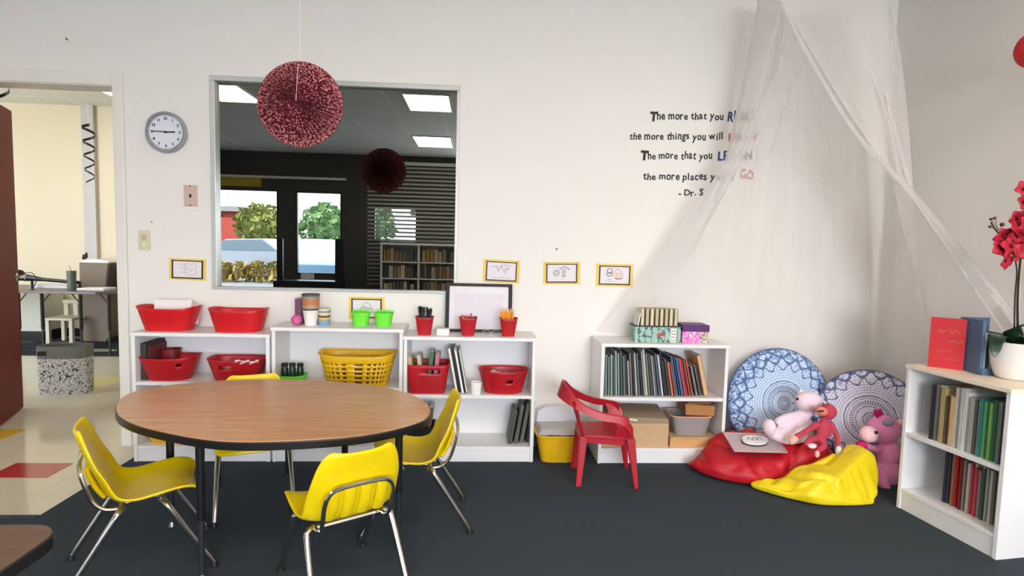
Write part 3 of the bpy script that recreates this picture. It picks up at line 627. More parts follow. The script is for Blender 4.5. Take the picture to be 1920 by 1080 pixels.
b = MB().box(gx0+.13, gx0+.175, 3.188, 3.19, zt+.038, zt+.052); b.build('red_band', mat('soft_red', (190, 70, 64), .6), t)
for i in range(8):
    x0 = gx0+.034+i*.0285
    c = [(208, 196, 160), (186, 176, 140), (214, 204, 172), (196, 182, 140), (206, 196, 164), (190, 178, 146), (212, 202, 168), (200, 190, 158)][i]
    book(f'cream upright book, {ORD[i]} in the row on the green patterned box', 'cream books on the patterned box', Matrix.Translation((x0, 3.2, zt+.099)), .021, .098, .09, c)
book('white booklet leaning at the left end on the green patterned box', 'cream books on the patterned box', Matrix.Translation((gx0+.012, 3.2, zt+.099)) @ Matrix.Rotation(.18, 4, 'Y'), .012, .075, .08, (225, 222, 215))
mx0, mx1 = W(1279, 640, 3.19).x, W(1328, 640, 3.19).x
n = NT('magenta_print'); nz = n.noise(55, 2); sx = n.sep(n.tc.outputs['Object'])
rt = n.M('GREATER_THAN', sx[0], .03); pat = n.M('LESS_THAN', n.M('ABSOLUTE', n.M('SUBTRACT', nz, .5)), .035)
n.base(n.mix(pat, n.mix(rt, lin((222, 110, 190)), lin((214, 200, 180))), n.mix(rt, lin((240, 225, 240)), lin((90, 60, 80)))), .6)
t = thing('gift_box', 'pink patterned box with a dark purple lid on the small bookcase', 'box', ((mx0+mx1)/2, 3.25, zt))
MB().box(mx0, mx1, 3.19, 3.31, zt, zt+.07).build('box_body', n.m, t, bevel=.002)
MB().box(mx0-.002, mx1+.003, 3.186, 3.313, zt+.068, zt+.107).build('lid', mat('purple_lid', (84, 30, 104), .5), t, bevel=.002)
# right bookcase rows
ztop5 = .722
def row5(pxs, zsh, cols, grp, where, pyb, HK=1.1, DEP=.03):
    X = [on5(px, pyb).x for px in pxs]; k0 = max(X[0], .03); kk = (L5-.024-k0)/(X[-1]-X[0]); X = [k0+(x_-X[0])*kk for x_ in X]
    for i, (c, h) in enumerate(cols):
        x0, x1 = X[i], X[i+1]
        book(f'{cname(c)} book, {ORD[i]} from the left on the {where} row of the right bookcase' if i else f'{cname(c)} book at the left end of the {where} row of the right bookcase', grp, M5 @ Matrix.Translation((x0, DEP+.006*(i % 3), zsh)), (x1-x0)*.94, h*HK, .17, c)
up = [((40, 44, 56), .235), ((120, 120, 118), .24), ((206, 196, 160), .24), ((176, 160, 110), .235), ((96, 84, 66), .2), ((208, 170, 118), .21), ((208, 174, 124), .208), ((206, 206, 202), .25), ((222, 222, 216), .25), ((196, 198, 194), .255), ((230, 228, 222), .24), ((214, 214, 210), .225), ((170, 172, 160), .225), ((90, 90, 86), .22), ((206, 206, 196), .22), ((48, 130, 130), .235), ((110, 170, 110), .225), ((90, 160, 80), .215), ((120, 176, 96), .225), ((60, 110, 100), .24), ((150, 196, 50), .235), ((110, 120, 130), .24), ((50, 52, 60), .23), ((60, 60, 44), .225)]
pxs = [1729+i*(1880-1729)/24 for i in range(25)]
row5(pxs, SH5, up, 'upper row books in the right bookcase', 'upper', 840)
lo = [((40, 40, 70), .19), ((60, 60, 84), .19), ((170, 130, 90), .19), ((150, 100, 70), .19), ((190, 30, 44), .185), ((160, 26, 36), .19), ((120, 30, 40), .185), ((150, 146, 140), .18), ((90, 88, 86), .18), ((196, 190, 180), .175), ((190, 60, 80), .175), ((214, 210, 204), .18), ((200, 70, 90), .17), ((150, 150, 146), .165), ((210, 210, 204), .18), ((40, 84, 76), .175), ((180, 184, 180), .18), ((140, 150, 150), .178), ((196, 196, 190), .18), ((110, 112, 120), .178), ((60, 62, 90), .18), ((196, 196, 120), .185), ((214, 206, 150), .18), ((200, 196, 176), .18), ((190, 186, 170), .175), ((80, 76, 70), .175)]
pxs = [1742+i*(1880-1742)/26 for i in range(27)]
row5(pxs, .1035, lo, 'lower row books in the right bookcase', 'lower', 940, 1.3, .07)
# things on the right bookcase
p = Z(1778, 692, ztop5)
pL, pR = Z(1739, 687, ztop5), Z(1806, 695, ztop5)
d_ = (pR-pL); ang_ = math.atan2(d_.y, d_.x); bw = d_.length
bh = W(1742, 595, pL.y).z-ztop5
t = thing('book', 'bright red hardcover with faded gold writing standing on the right bookcase', 'book', pL, ang_)
MB().box(0, bw, 0, .003, 0, bh).build('cover', mat('crimson_cloth', (190, 26, 38), .6, bump=.1), t, local=True, bevel=.001)
MB().box(0, bw, .032, .035, 0, bh).build('cover', mat('crimson_cloth', (190, 26, 38), .6), t, local=True, bevel=.001)
MB().box(0, .003, .003, .032, 0, bh).build('spine', mat('crimson_cloth', (190, 26, 38), .6), t, local=True)
MB().box(.003, bw-.004, .003, .032, .003, bh-.004).build('pages', PAGES, t, local=True)
b = MB(); G = mat('gold_foil', (200, 150, 70), .4, .4)
def squig(b, x0, z0, w_, h_, n_, r=.0011, seed=0):
    q = random.Random(seed); pts = [(x0+w_*i/n_, -.0008, z0+q.uniform(-h_, h_)) for i in range(n_+1)]; b.tube(catmull(pts, 3), r, 5)
squig(b, .03, bh*.74, .035, .012, 7, seed=1); squig(b, .068, bh*.75, .045, .010, 8, seed=2); squig(b, .075, bh*.56, .05, .010, 8, .0016, 3)
squig(b, .03, bh*.36, .06, .004, 8, .0007, 4); squig(b, .05, bh*.2, .02, .003, 5, .0007, 5); squig(b, .075, bh*.19, .03, .003, 5, .0009, 6)
b.build('gold_writing', G, t, local=True)
# magazine file
pL = Z(1836, 703, ztop5); 
t = thing('magazine_file', 'slate blue magazine file beside the white orchid pot', 'magazine file', pL+Vector((0, 0, 0)), -.12)
BL = mat('slate_blue_card', (78, 104, 134), .6)
hh = W(1836, 601, pL.y).z-ztop5
MB().box(0, .13, 0, .003, 0, .03).build('front_panel', BL, t, local=True); MB().box(-.001, .013, -.0, .14, 0, hh).build('side_panel', BL, t, local=True, bevel=.001)
MB().box(.0, .13, .137, .14, 0, hh).build('back_panel', BL, t, local=True); MB().box(.0, .13, 0, .14, 0, .003).build('base_panel', BL, t, local=True)
MT_ = Matrix.Translation(pL) @ Matrix.Rotation(-.12, 4, 'Z')
for i, (c, h) in enumerate([((150, 160, 165), .19), ((60, 62, 66), .18), ((176, 170, 156), .185), ((90, 96, 100), .165), ((200, 200, 196), .18), ((50, 52, 56), .16), ((120, 150, 150), .185), ((160, 160, 156), .17)]):
    book(f'{cname(c)} magazine, {ORD[i]} in the slate blue magazine file', 'magazines in the blue file', MT_ @ Matrix.Translation((.015+i*.0138, .006, .004)) @ Matrix.Rotation(0, 4, 'Y'), .0115, min(h, hh*.97), .128, c, nm='magazine')
# orchid
pc = Z(1912, 713, ztop5); pc = Vector((pc.x, pc.y+.03, ztop5))
t = thing('potted_orchid', 'crimson orchid in a glossy white pot at the right edge', 'plant', pc)
s_ = .082
MB().lathe([(.055, 0), (.068, .01), (.084, .06), (.09, .11), (.092, .165), (.086, .165), (.082, .11), (.06, .1)], n=40).build('pot', mat('white_ceramic', (232, 230, 224), .12, spec=.7, var=.02), t, local=True, smooth=True)
MB().lathe([(.001, .14), (.085, .142)], n=24, caps=False).build('soil', mat('bark_chips', (60, 44, 34), .9, var=.4, scale=80), t, local=True)
def leaf(pts, w_, up=Vector((0, 0, 1))):
    C_ = catmull(pts, 5); rings = []; b = MB(); n_ = len(C_); vs = []; fs = []
    for i, p in enumerate(C_):
        s = i/(n_-1); ww = w_*(math.sin(PI*min(1, s*.92+.08))**.6); tn = (C_[min(i+1, n_-1)]-C_[max(i-1, 0)]).normalized(); sd = tn.cross(up).normalized()
        for k in (-1, -.5, 0, .5, 1): vs.append(p+sd*ww*k+up*abs(k)*ww*.25)
    for i in range(n_-1):
        for k in range(4): fs.append((i*5+k, i*5+k+1, (i+1)*5+k+1, (i+1)*5+k))
    return b.add(vs, fs)
LG = mat('orchid_leaf', (26, 52, 36), .3, var=.15)
for pts, w_ in (([(0, 0, .14), (-.04, -.02, .2), (-.02, -.06, .245), (.03, -.11, .2)], .04), ([(0, 0, .14), (-.07, .0, .185), (-.115, -.02, .16), (-.125, -.03, .1)], .03), ([(0, 0, .14), (.04, -.05, .22), (.07, -.1, .26), (.12, -.12, .25)], .045), ([(0, 0, .14), (-.0, -.07, .19), (-.02, -.11, .2), (-.05, -.15, .17)], .035)):
    leaf(pts, w_).build('leaf', LG, t, local=True, smooth=True, solid=.003, sub=1)
def rel(px, py, dy=0): return W(px, py, pc.y+dy)-pc
MB().tube(catmull([(0.01, 0, .14), rel(1908, 560), rel(1915, 470), rel(1925, 400), rel(1912, 352)], 6), .0045, 7).build('stem', mat('dark_stem', (34, 28, 24), .5), t, local=True)
MB().tube(catmull([(.0, .01, .14), rel(1903, 560), rel(1906, 500), rel(1890, 460), rel(1866, 430), rel(1858, 416)], 6), .003, 7).build('stem', mat('dark_stem', (34, 28, 24), .5), t, local=True)
MB().tube([(.02, .02, .14), rel(1922, 350)], .004, 7).build('stake', mat('bamboo_stake', (214, 190, 150), .6), t, local=True)
PET = mat('crimson_petal', (176, 16, 44), .55, var=.3, scale=40)
def bloom(c, r, seed):
    q = random.Random(seed); E = Euler((q.uniform(-.5, .5), q.uniform(-.5, .5), q.uniform(-.6, .6))).to_matrix(); b = MB()
    for k in range(5):
        a = 2*PI*k/5+q.uniform(-.2, .2); rr_ = r*q.uniform(.85, 1.15)
        dirv = E @ Vector((math.cos(a), -.25, math.sin(a))); sd = E @ Vector((-math.sin(a), 0, math.cos(a))); nf = E @ Vector((0, -1, 0))
        vs = []; fs = []
        for i in range(5):
            s = i/4; ww = rr_*.5*math.sin(PI*(.12+.83*s))
            for kk in (-1, -.4, .4, 1): vs.append(c+dirv*rr_*s+sd*ww*kk+nf*(.15*rr_*math.sin(s*3)+.12*ww*abs(kk)))
        for i in range(4):
            for kk in range(3): fs.append((i*4+kk, i*4+kk+1, i*4+kk+5, i*4+kk+4))
        b.add(vs, fs)
    f = b.build('bloom', PET, t, local=True, smooth=True, solid=.0015)
    MB().ell(c+E @ Vector((0, -r*.25, 0)), r*.16, nu=8, nv=6).build('bloom_centre', mat('dark_petal', (110, 8, 34), .5), f, local=True, smooth=True)
for i, (px, py, r) in enumerate([(1880, 441, .034), (1898, 430, .036), (1912, 440, .036), (1876, 466, .036), (1895, 462, .038), (1882, 488, .033), (1905, 408, .034), (1916, 380, .036), (1918, 356, .03), (1910, 468, .034), (1920, 420, .036), (1900, 480, .03)]):
    bloom(rel(px, py, -.02*(i % 3)), r*1.2, i)
for i, (px, py) in enumerate([(1858, 411), (1856, 425), (1879, 421), (1865, 409)]):
    q = rel(px, py); MB().ell(q, .0065 if i != 2 else .009, nu=8, nv=6).tube([q, rel(1872, 432)], .0012, 5).build('bud', mat('dark_bud', (84, 24, 30), .5), t, local=True, smooth=True)
# ============================================================ TABLES
TZ = .56
pxs = [(215, 772), (222, 750), (250, 733), (330, 720), (430, 712), (520, 711), (610, 713), (700, 722), (760, 735), (797, 752), (809, 768), (800, 786), (760, 800), (700, 813), (620, 822), (520, 827), (440, 828), (370, 822), (280, 804), (235, 789)]
out = catmull([Z(a, b_, TZ) for a, b_ in pxs], 6, True)
for _ in range(6): out = [(out[i-1]+out[i]*2+out[(i+1) % len(out)])/4 for i in range(len(out))]
cen = sum(out, Vector())/len(out)
n = NT('woodgrain_laminate'); mp = n.nt.nodes.new('ShaderNodeMapping'); mp.inputs['Scale'].default_value = (2.0, 22, 1); n.link(n.tc.outputs['Object'], mp.inputs[0])
nz = n.noise(2.2, 5, mp.outputs[0]); n2 = n.noise(1.6, 2)
cr = n.nt.nodes.new('ShaderNodeValToRGB'); n.link(nz, cr.inputs[0]); cr.color_ramp.elements[0].position = .3; cr.color_ramp.elements[1].position = .7
cr.color_ramp.elements[0].color = lin((188, 136, 94)); cr.color_ramp.elements[1].color = lin((204, 154, 110))
n.base(cr.outputs[0], .27); WOODT = n.m
tb = thing('activity_table', 'big oval brown laminate activity table with black edge in the foreground', 'table', (cen.x, cen.y, 0))
ins = [cen+(p-cen)*.992 for p in out]
MB().prism([(p.x, p.y) for p in ins], TZ-.004, TZ).build('tabletop', WOODT, tb)
MB().prism([(p.x, p.y) for p in out], TZ-.034, TZ-.0035).build('edge_band', BLK, tb, bevel=.004)
def tleg(x, y, parent, top=TZ-.034, lean=(0, 0), sleeve=.23, r=.0155):
    a = Vector((x, y, top)); f_ = Vector((x+lean[0], y+lean[1], 0)); mid = f_.lerp(a, sleeve/top)
    l = MB().tube([mid, a], r, 14).tube([a+Vector((0, 0, -.012)), a], r*2.2, 14); l = l.build('leg', BLK, parent, smooth=True)
    MB().tube([f_+Vector((0, 0, .02)), mid+Vector((0, 0, .01))], r*.72, 12).build('inner_tube', GREYM, l, smooth=True)
    MB().tube([f_, f_+Vector((0, 0, .004)), f_+Vector((0, 0, .024))], [r*.9, r*1.1, r*.8], 12).build('glide', CHR, l, smooth=True)
for (x, y) in ((-.985, 2.035), (-1.30, 2.43), (-.305, 2.262), (-.62, 2.68)): tleg(x, y, tb)
# second table, bottom left corner
pc_ = []
x1, y1, rr_ = Z(87, 1012, TZ).x, Z(40, 983, TZ).y, .075
for (cx, cy, a0) in ((x1-rr_, y1-rr_, 0), (x1-.9+rr_, y1-rr_, 90), (x1-.9+rr_, y1-.55+rr_, 180), (x1-rr_, y1-.55+rr_, 270)):
    for k in range(9): a = math.radians(a0+k*90/8); pc_.append((cx+rr_*math.cos(a), cy+rr_*math.sin(a)))
n = NT('walnut_laminate'); mp = n.nt.nodes.new('ShaderNodeMapping'); mp.inputs['Scale'].default_value = (3, 40, 1); mp.inputs['Rotation'].default_value = (0, 0, .9); n.link(n.tc.outputs['Object'], mp.inputs[0])
nz = n.noise(2, 5, mp.outputs[0]); n.base(n.mix(nz, lin((70, 50, 40)), lin((122, 92, 72))), .35)
t2 = thing('side_table', 'dark walnut table corner with black edge at the lower left of the frame', 'table', (x1-.45, y1-.27, 0))
c2_ = Vector((x1-.45, y1-.275))
MB().prism([(c2_.x+(p[0]-c2_.x)*.994, c2_.y+(p[1]-c2_.y)*.994) for p in pc_], TZ-.004, TZ).build('tabletop', n.m, t2); MB().prism(pc_, TZ-.034, TZ-.003).build('edge_band', BLK, t2, bevel=.003)
for (x, y) in ((x1-.82, y1-.08), (x1-.08, y1-.47), (x1-.82, y1-.47), (x1-.3, y1-.08)): tleg(x, y, t2)
# ============================================================ YELLOW SHELL CHAIRS   (local +x = forward)
def make_chair():
    r = thing('school_chair', '', 'chair', group='yellow school chairs round the oval table')
    prof = [(.172, .288, .150), (.162, .308, .162), (.13, .316, .168), (.08, .310, .172), (.03, .302, .172), (-.02, .295, .170), (-.065, .297, .168), (-.095, .313, .166), (-.116, .345, .164), (-.133, .39, .162), (-.152, .44, .157), (-.170, .49, .147), (-.184, .53, .134), (-.193, .555, .118), (-.198, .568, .096)]
    vs = []; fs = []; NW = 12
    for i, (x, z, hw) in enumerate(prof):
        a = Vector((prof[min(i+1, len(prof)-1)][0]-prof[max(i-1, 0)][0], 0, prof[min(i+1, len(prof)-1)][1]-prof[max(i-1, 0)][1])).normalized()
        nrm = Vector((a.z, 0, -a.x)) # towards the sitter
        rise = .026 if i < 6 else .034 if i < 10 else .024
        for k in range(NW+1):
            u_ = -1+2*k/NW; q = Vector((x, u_*hw, z))+nrm*rise*abs(u_)**3
            if 8 <= i <= 10: q += nrm*.006*math.cos(u_*PI*4)*(1-abs(u_))
            vs.append(q)
    for i in range(len(prof)-1):
        for k in range(NW): fs.append((i*(NW+1)+k, i*(NW+1)+k+1, (i+1)*(NW+1)+k+1, (i+1)*(NW+1)+k))
    sh = MB().add(vs, fs).build('shell', YEL, r, local=True, smooth=True, solid=.013, sub=2, angle=180)
    # raised ribs low on the back
    for k, y in enumerate((-.084, -.028, .028, .084)):
        b = MB(); b.tube(catmull([(-.108, y, .318), (-.132, y, .355), (-.147, y, .39), (-.158, y, .425), (-.157, y, .442)], 4), [.004]+[.021]*15+[.004], 12, .42)
        b.build('back_rib', YEL, sh, local=True, smooth=True)
    # steel frame
    fr_ = MB()
    fr_.tube(catmull([(-.06, .118, .281), (-.11, .118, .288), (-.146, .118, .325), (-.170, .117, .40), (-.180, .100, .440), (-.183, .06, .453), (-.183, -.06, .453), (-.180, -.100, .440), (-.170, -.117, .40), (-.146, -.118, .325), (-.11, -.118, .288), (-.06, -.118, .281)], 5), .0075, 8)
    fr_.build('back_frame', CHR, r, local=True, smooth=True)
    MB().tube([(-.06, .135, .279), (-.06, -.135, .279)], .010, 8).tube([(.06, .135, .286), (.06, -.135, .286)], .010, 8).tube([(-.06, .07, .280), (.06, .07, .286)], .008, 8).tube([(-.06, -.07, .280), (.06, -.07, .286)], .008, 8).build('seat_frame', CHR, r, local=True, smooth=True)
    for sx_, x0, xf in ((1, .06, .225), (-1, -.06, -.235)):
        for sy_ in (1, -1):
            l = MB().tube(catmull([(x0, sy_*.12, .283), (x0+sx_*.012, sy_*.142, .276), (x0+sx_*.03, sy_*.152, .245), (xf-sx_*.03, sy_*.160, .06), (xf, sy_*.162, .008)], 5), [.0115]*12+[.0105]*5+[.0095]*4, 10)
            l = l.build('leg', CHR, r, local=True, smooth=True)
            MB().lathe([(.014, 0), (.015, .004), (.011, .014), (.009, .022)], c=(xf, sy_*.162, 0), n=12).build('foot_glide', DARK, l, local=True, smooth=True)
    return r
ch = make_chair()
spots = [(-1.255, 2.15, 30, 'yellow shell chair facing right at the left end of the oval table'),
         (-.465, 1.985, 122, 'yellow shell chair in front with its back and steel loop towards the viewer'),
         (-.262, 2.49, 187, 'yellow shell chair facing left, pushed in at the right end of the oval table'),
         (-1.05, 2.69, -68, 'yellow shell chair behind the oval table with only its top and legs showing')]
for i, (x, y, a, lb) in enumerate(spots):
    if i == 0: ch.location = (x, y, 0); ch.rotation_euler = (0, 0, math.radians(a)); ch['label'] = lb
    else: dup(ch, (x, y, 0), math.radians(a), lb)
# ============================================================ RED ARMCHAIR (facing +x)
ra = thing('child_armchair', 'small red plastic armchair facing right beside the small bookcase', 'chair', (.69, 2.95, 0), math.radians(-4))
RP = mat('matt_red_plastic', (172, 24, 40), .42, var=.08)
W2 = .125; SZ = .272
b = MB(); b.loft([[(x, y, z) for x, y in [(-.13, -.10), (-.10, -.115), (.10, -.135), (.145, -.12), (.16, 0), (.145, .12), (.10, .135), (-.10, .115), (-.13, .10)]] for z in (SZ-.018, SZ-.004, SZ)]); b.build('seat', RP, ra, local=True, bevel=.004)
b = MB()
def apr(pts): b.loft([[(p[0], p[1], SZ-.045), (p[0], p[1], SZ-.012), (p[0]*.94, p[1]*.94, SZ-.012), (p[0]*.94, p[1]*.94, SZ-.045)] for p in pts])
apr([(-.12, -.105), (.10, -.132)]); apr([(-.12, .105), (.10, .132)]); apr([(.145, -.11), (.155, 0), (.145, .11)]); apr([(-.125, -.1), (-.125, .1)]); b.build('seat_apron', RP, ra, local=True)
for sy_ in (-1, 1):
    def leg(tp, bt_, wt, wb):
        rings = []
        for s in (0, .5, 1):
            c_ = Vector(tp).lerp(Vector(bt_), s); w_ = wt+(wb-wt)*s
            rings.append([(c_.x-w_, c_.y-w_*.6*sy_, c_.z), (c_.x+w_, c_.y-w_*.6*sy_, c_.z), (c_.x+w_*.9, c_.y+w_*.7*sy_, c_.z), (c_.x-w_*.9, c_.y+w_*.7*sy_, c_.z)])
        MB().loft(rings).build('leg', RP, ra, local=True, bevel=.003)
    leg((.138, sy_*.118, SZ-.01), (.175, sy_*.138, 0), .025, .0115)
    leg((-.105, sy_*.098, SZ-.01), (-.128, sy_*.125, 0), .022, .016)
# back and arm band: one sweeping surface
def band(us, zlo, zhi, pos): pass
path = []      # (x, y, z_centre, height)
half = [(-.228, 0, .488, .075), (-.22, .05, .486, .072), (-.195, .095, .468, .062), (-.15, .125, .436, .046), (-.08, .143, .402, .036), (-.01, .15, .380, .036), (.05, .152, .372, .032), (.10, .15, .358, .046), (.125, .146, .33, .088)]
full = [(x, -y, z, h) for x, y, z, h in half[::-1]]+half[1:]
vs = catmull([Vector((x, y, z)) for x, y, z, h in full], 4); hs = catmull([Vector((h, 0, 0)) for x, y, z, h in full], 4)
rings = []
for i, (p, hv) in enumerate(zip(vs, hs)):
    tn = (vs[min(i+1, len(vs)-1)]-vs[max(0, i-1)]); tn.z = 0; tn.normalize(); nr = Vector((tn.y, -tn.x, 0)); h = hv.x/2; lean = nr*h*.3
    rings.append([p-Vector((0, 0, h))-lean-nr*.0045, p-Vector((0, 0, h))-lean+nr*.0045, p+lean+Vector((0, 0, h))+nr*.0045, p+lean+Vector((0, 0, h))+nr*.012, p+lean+Vector((0, 0, h+.005))+nr*.002, p+lean+Vector((0, 0, h))-nr*.0045])
MB().loft(rings).build('arm_and_top_rail', RP, ra, local=True, smooth=True, angle=35)
for sy_ in (-1, 1):
    # arm support panel and rear post
    MB().loft([[(.045, sy_*.124, SZ-.002), (.15, sy_*.130, SZ-.002), (.15, sy_*.140, SZ-.002), (.045, sy_*.134, SZ-.002)], [(.06, sy_*.144, .33), (.142, sy_*.144, .33), (.142, sy_*.152, .33), (.06, sy_*.152, .33)], [(.04, sy_*.148, .375), (.128, sy_*.148, .352), (.128, sy_*.155, .352), (.04, sy_*.155, .375)]]).build('arm_panel', RP, ra, local=True, bevel=.002)
    MB().tube(catmull([(-.108, sy_*.103, SZ-.005), (-.135, sy_*.110, .35), (-.165, sy_*.114, .45)], 4), [.016]*5+[.022]*4, 8, .5).build('back_post', RP, ra, local=True, smooth=True)
# ============================================================ BEAN BAGS
def beanbag(name, label, outline, top, m, seed, flat=.45, groups=None, res=.0):
    """outline = floor points; top = list of (x, y, height) control bumps"""
    O = catmull(outline, 6, True); n_ = len(O); c = sum(O, Vector())/n_
    def H(x, y):
        s = 0; ws = 1e-6
        for bx, by, bz, br in top:
            w_ = math.exp(-((x-bx)**2+(y-by)**2)/(br*br)); s += w_*bz; ws += w_
        return s/max(ws, .6)
    b = MB(); rings = []
    NR = 26
    for i in range(NR+1):
        s = i/NR
        rr = []
        for k in range(n_):
            a = s*PI/2; rad = math.cos(a)**.42 if s < 1 else 0
            rad = max(rad, .01)
            q = c+(O[k]-c)*rad; z = H(q.x, q.y)*math.sin(a)**.62 if s > 0 else 0
            bul = 1+.045*math.sin(PI*min(1, s*3)); q = c+(O[k]-c)*rad*bul
            q.z = z
            ns = noise.noise(Vector((q.x*9+seed, q.y*9, q.z*6))); n2_ = abs(noise.noise(Vector((q.x*5+q.y*3+seed*3, q.y*6-q.x*2, 3*q.z))))
            ph = math.atan2(q.y-c.y, q.x-c.x)
            fold = (abs(noise.noise(Vector((math.cos(ph)*2.6+seed, math.sin(ph)*2.6, s*1.2))))-.2)*.05
            amp = min(1, s*2.5)
            q.z += (ns*.016-(.14-min(n2_, .14))*.26)*amp; dv = (O[k]-c).normalized(); q += dv*(fold*(1-s)*amp*1.5)
            q.z = max(q.z, .002 if s > 0 else .001); rr.append(q)
        rings.append(rr)
    b.loft(rings)
    ob_ = b.build(name, m, loc=(c.x, c.y, 0), smooth=True, sub=1, angle=180)
    return tag(ob_, label, 'bean bag')
RC = mat('red_nylon', (186, 16, 34), .5, var=.1, scale=8, bump=.3, bscale=60); YC = mat('yellow_nylon', (238, 212, 20), .5, var=.06, scale=8, bump=.3, bscale=60)
def zo(l): return [Z(*p) for p in l]
beanbag('bean_bag', 'slumped red bean bag on the carpet carrying the clear tray and plush toys',
        [Vector(p) for p in [(1.255, 3.09, 0), (1.27, 2.96, 0), (1.36, 2.87, 0), (1.50, 2.815, 0), (1.63, 2.83, 0), (1.80, 2.86, 0), (1.97, 2.88, 0), (2.05, 2.97, 0), (2.03, 3.10, 0), (1.86, 3.18, 0), (1.62, 3.2, 0), (1.40, 3.17, 0)]],
        [(1.33, 2.98, .150, .10), (1.45, 2.9, .125, .13), (1.60, 2.93, .13, .13), (1.9, 2.95, .20, .14), (1.47, 3.14, .215, .10), (1.63, 3.16, .235, .11), (1.8, 3.12, .255, .13), (1.97, 3.05, .22, .12)], RC, 3)
yb = [Vector(p) for p in [(1.48, 2.79, 0), (1.62, 2.64, 0), (1.73, 2.585, 0), (1.86, 2.585, 0), (1.98, 2.61, 0), (2.08, 2.69, 0), (2.12, 2.79, 0), (2.08, 2.88, 0), (1.98, 2.875, 0), (1.80, 2.83, 0), (1.63, 2.81, 0)]]
beanbag('bean_bag', 'slumped yellow bean bag on the carpet in front of the red one', yb,
        [(1.56, 2.76, .06, .1), (1.68, 2.72, .125, .12), (1.8, 2.72, .155, .12), (1.93, 2.76, .19, .09), (2.05, 2.79, .27, .09)], YC, 9)
# ============================================================ MANDALA CUSHIONS
def mandala(name, light, blue, phase):
    n = NT(name); s3 = n.sep(n.tc.outputs['Object']); x, y = s3[0], s3[1]
    r = n.M('SQRT', n.M('ADD', n.M('MULTIPLY', x, x), n.M('MULTIPLY', y, y))); th = n.M('ARCTAN2', y, x)
    nz = n.M('MULTIPLY', n.M('SUBTRACT', n.noise(60, 3), .5), .012)
    rn = n.M('ADD', r, nz)
    pet = n.M('ABSOLUTE', n.M('SINE', n.M('MULTIPLY', th, 9)))
    pet2 = n.M('ABSOLUTE', n.M('SINE', n.M('ADD', n.M('MULTIPLY', th, 9), PI/2)))
    def band(a, b_): return n.M('MULTIPLY', n.M('GREATER_THAN', rn, a), n.M('LESS_THAN', rn, b_))
    # outer scallops
    e1 = n.M('ADD', rn, n.M('MULTIPLY', pet, .035)); l1 = n.M('LESS_THAN', n.M('ABSOLUTE', n.M('SUBTRACT', e1, .305)), .006)
    l2 = n.M('LESS_THAN', n.M('ABSOLUTE', n.M('SUBTRACT', n.M('ADD', rn, n.M('MULTIPLY', pet2, .045)), .285)), .009)
    l3 = n.M('LESS_THAN', n.M('ABSOLUTE', n.M('SUBTRACT', n.M('ADD', rn, n.M('MULTIPLY', pet, .05)), .25)), .005)
    lace = n.M('MULTIPLY', n.M('GREATER_THAN', n.M('SINE', n.M('MULTIPLY', rn, 420)), .1), n.M('GREATER_THAN', n.M('SINE', n.M('MULTIPLY', th, 72)), -.3))
    lace = n.M('MULTIPLY', lace, band(.145, .235))
    lace2 = n.M('MULTIPLY', n.M('GREATER_THAN', n.M('SINE', n.M('MULTIPLY', th, 48)), .2), band(.085, .108))
    ring = n.M('MAXIMUM', band(.130, .136), n.M('MAXIMUM', band(.072, .077), n.M('MAXIMUM', band(.035, .040), band(.118, .121))))
    ctr = n.M('MULTIPLY', n.M('GREATER_THAN', n.M('SINE', n.M('MULTIPLY', th, 12)), .3), band(.012, .03))
    outer = n.M('MULTIPLY', n.M('GREATER_THAN', n.noise(70, 2), .52), n.M('GREATER_THAN', rn, .30))
    tot_ = l1
    for q in (l2, l3, lace2, ring, ctr, outer): tot_ = n.M('MAXIMUM', tot_, q)
    sh2 = n.M('MAXIMUM', lace, n.M('MULTIPLY', n.M('GREATER_THAN', e1, .27), n.M('GREATER_THAN', n.noise(30, 2), .5)))
    colr = n.mix(n.M('MULTIPLY', sh2, .6), lin(light), lin((blue[0]+40, blue[1]+45, blue[2]+40)))
    n.base(n.mix(n.M('MULTIPLY', tot_, .85), colr, lin(blue)), .85); return n.m
def cushion(label, c, R, tilt, yaw, m, thick=.11):
    t = thing('floor_cushion', label, 'cushion', c)
    t.matrix_world = Matrix.Translation(c) @ Matrix.Rotation(yaw, 4, 'Z') @ Matrix.Rotation(PI/2-tilt, 4, 'X')
    b = MB(); prof = []
    for k in range(-10, 11):
        a = k/10*PI/2; prof.append((max(.002, R*math.cos(a)**.42 if abs(k) < 10 else .002), thick/2*math.sin(a)))
    N = 96; rings = []
    for r_, z_ in prof:
        rings.append([(r_*math.cos(2*PI*i/N)*(1+.006*math.sin(2*PI*i/N*24)), r_*math.sin(2*PI*i/N)*(1+.006*math.sin(2*PI*i/N*24)), z_+.004*noise.noise(Vector((r_*9*math.cos(2*PI*i/N), r_*9*math.sin(2*PI*i/N), 0)))*1.5) for i in range(N)])
    b.loft(rings); b.build('cover', m, t, local=True, smooth=True, angle=180)
    MB().tube([(R*math.cos(2*PI*i/72), R*math.sin(2*PI*i/72), 0) for i in range(73)], .005, 6).build('piping', cmat((70, 90, 140), .8), t, local=True, smooth=True)
    return t
R1 = .325
cushion('large round blue and white mandala cushion leaning on the wall behind the red bean bag', Vector((1.87, 3.275, .335)), R1, .16, 0, mandala('mandala_blue', (196, 214, 236), (44, 82, 140), 0))
cushion('second round navy and white mandala cushion in the corner behind the pink plush', Vector((2.29, 3.06, .30)), .28, .20, -.45, mandala('mandala_navy', (214, 212, 226), (56, 60, 120), 1))
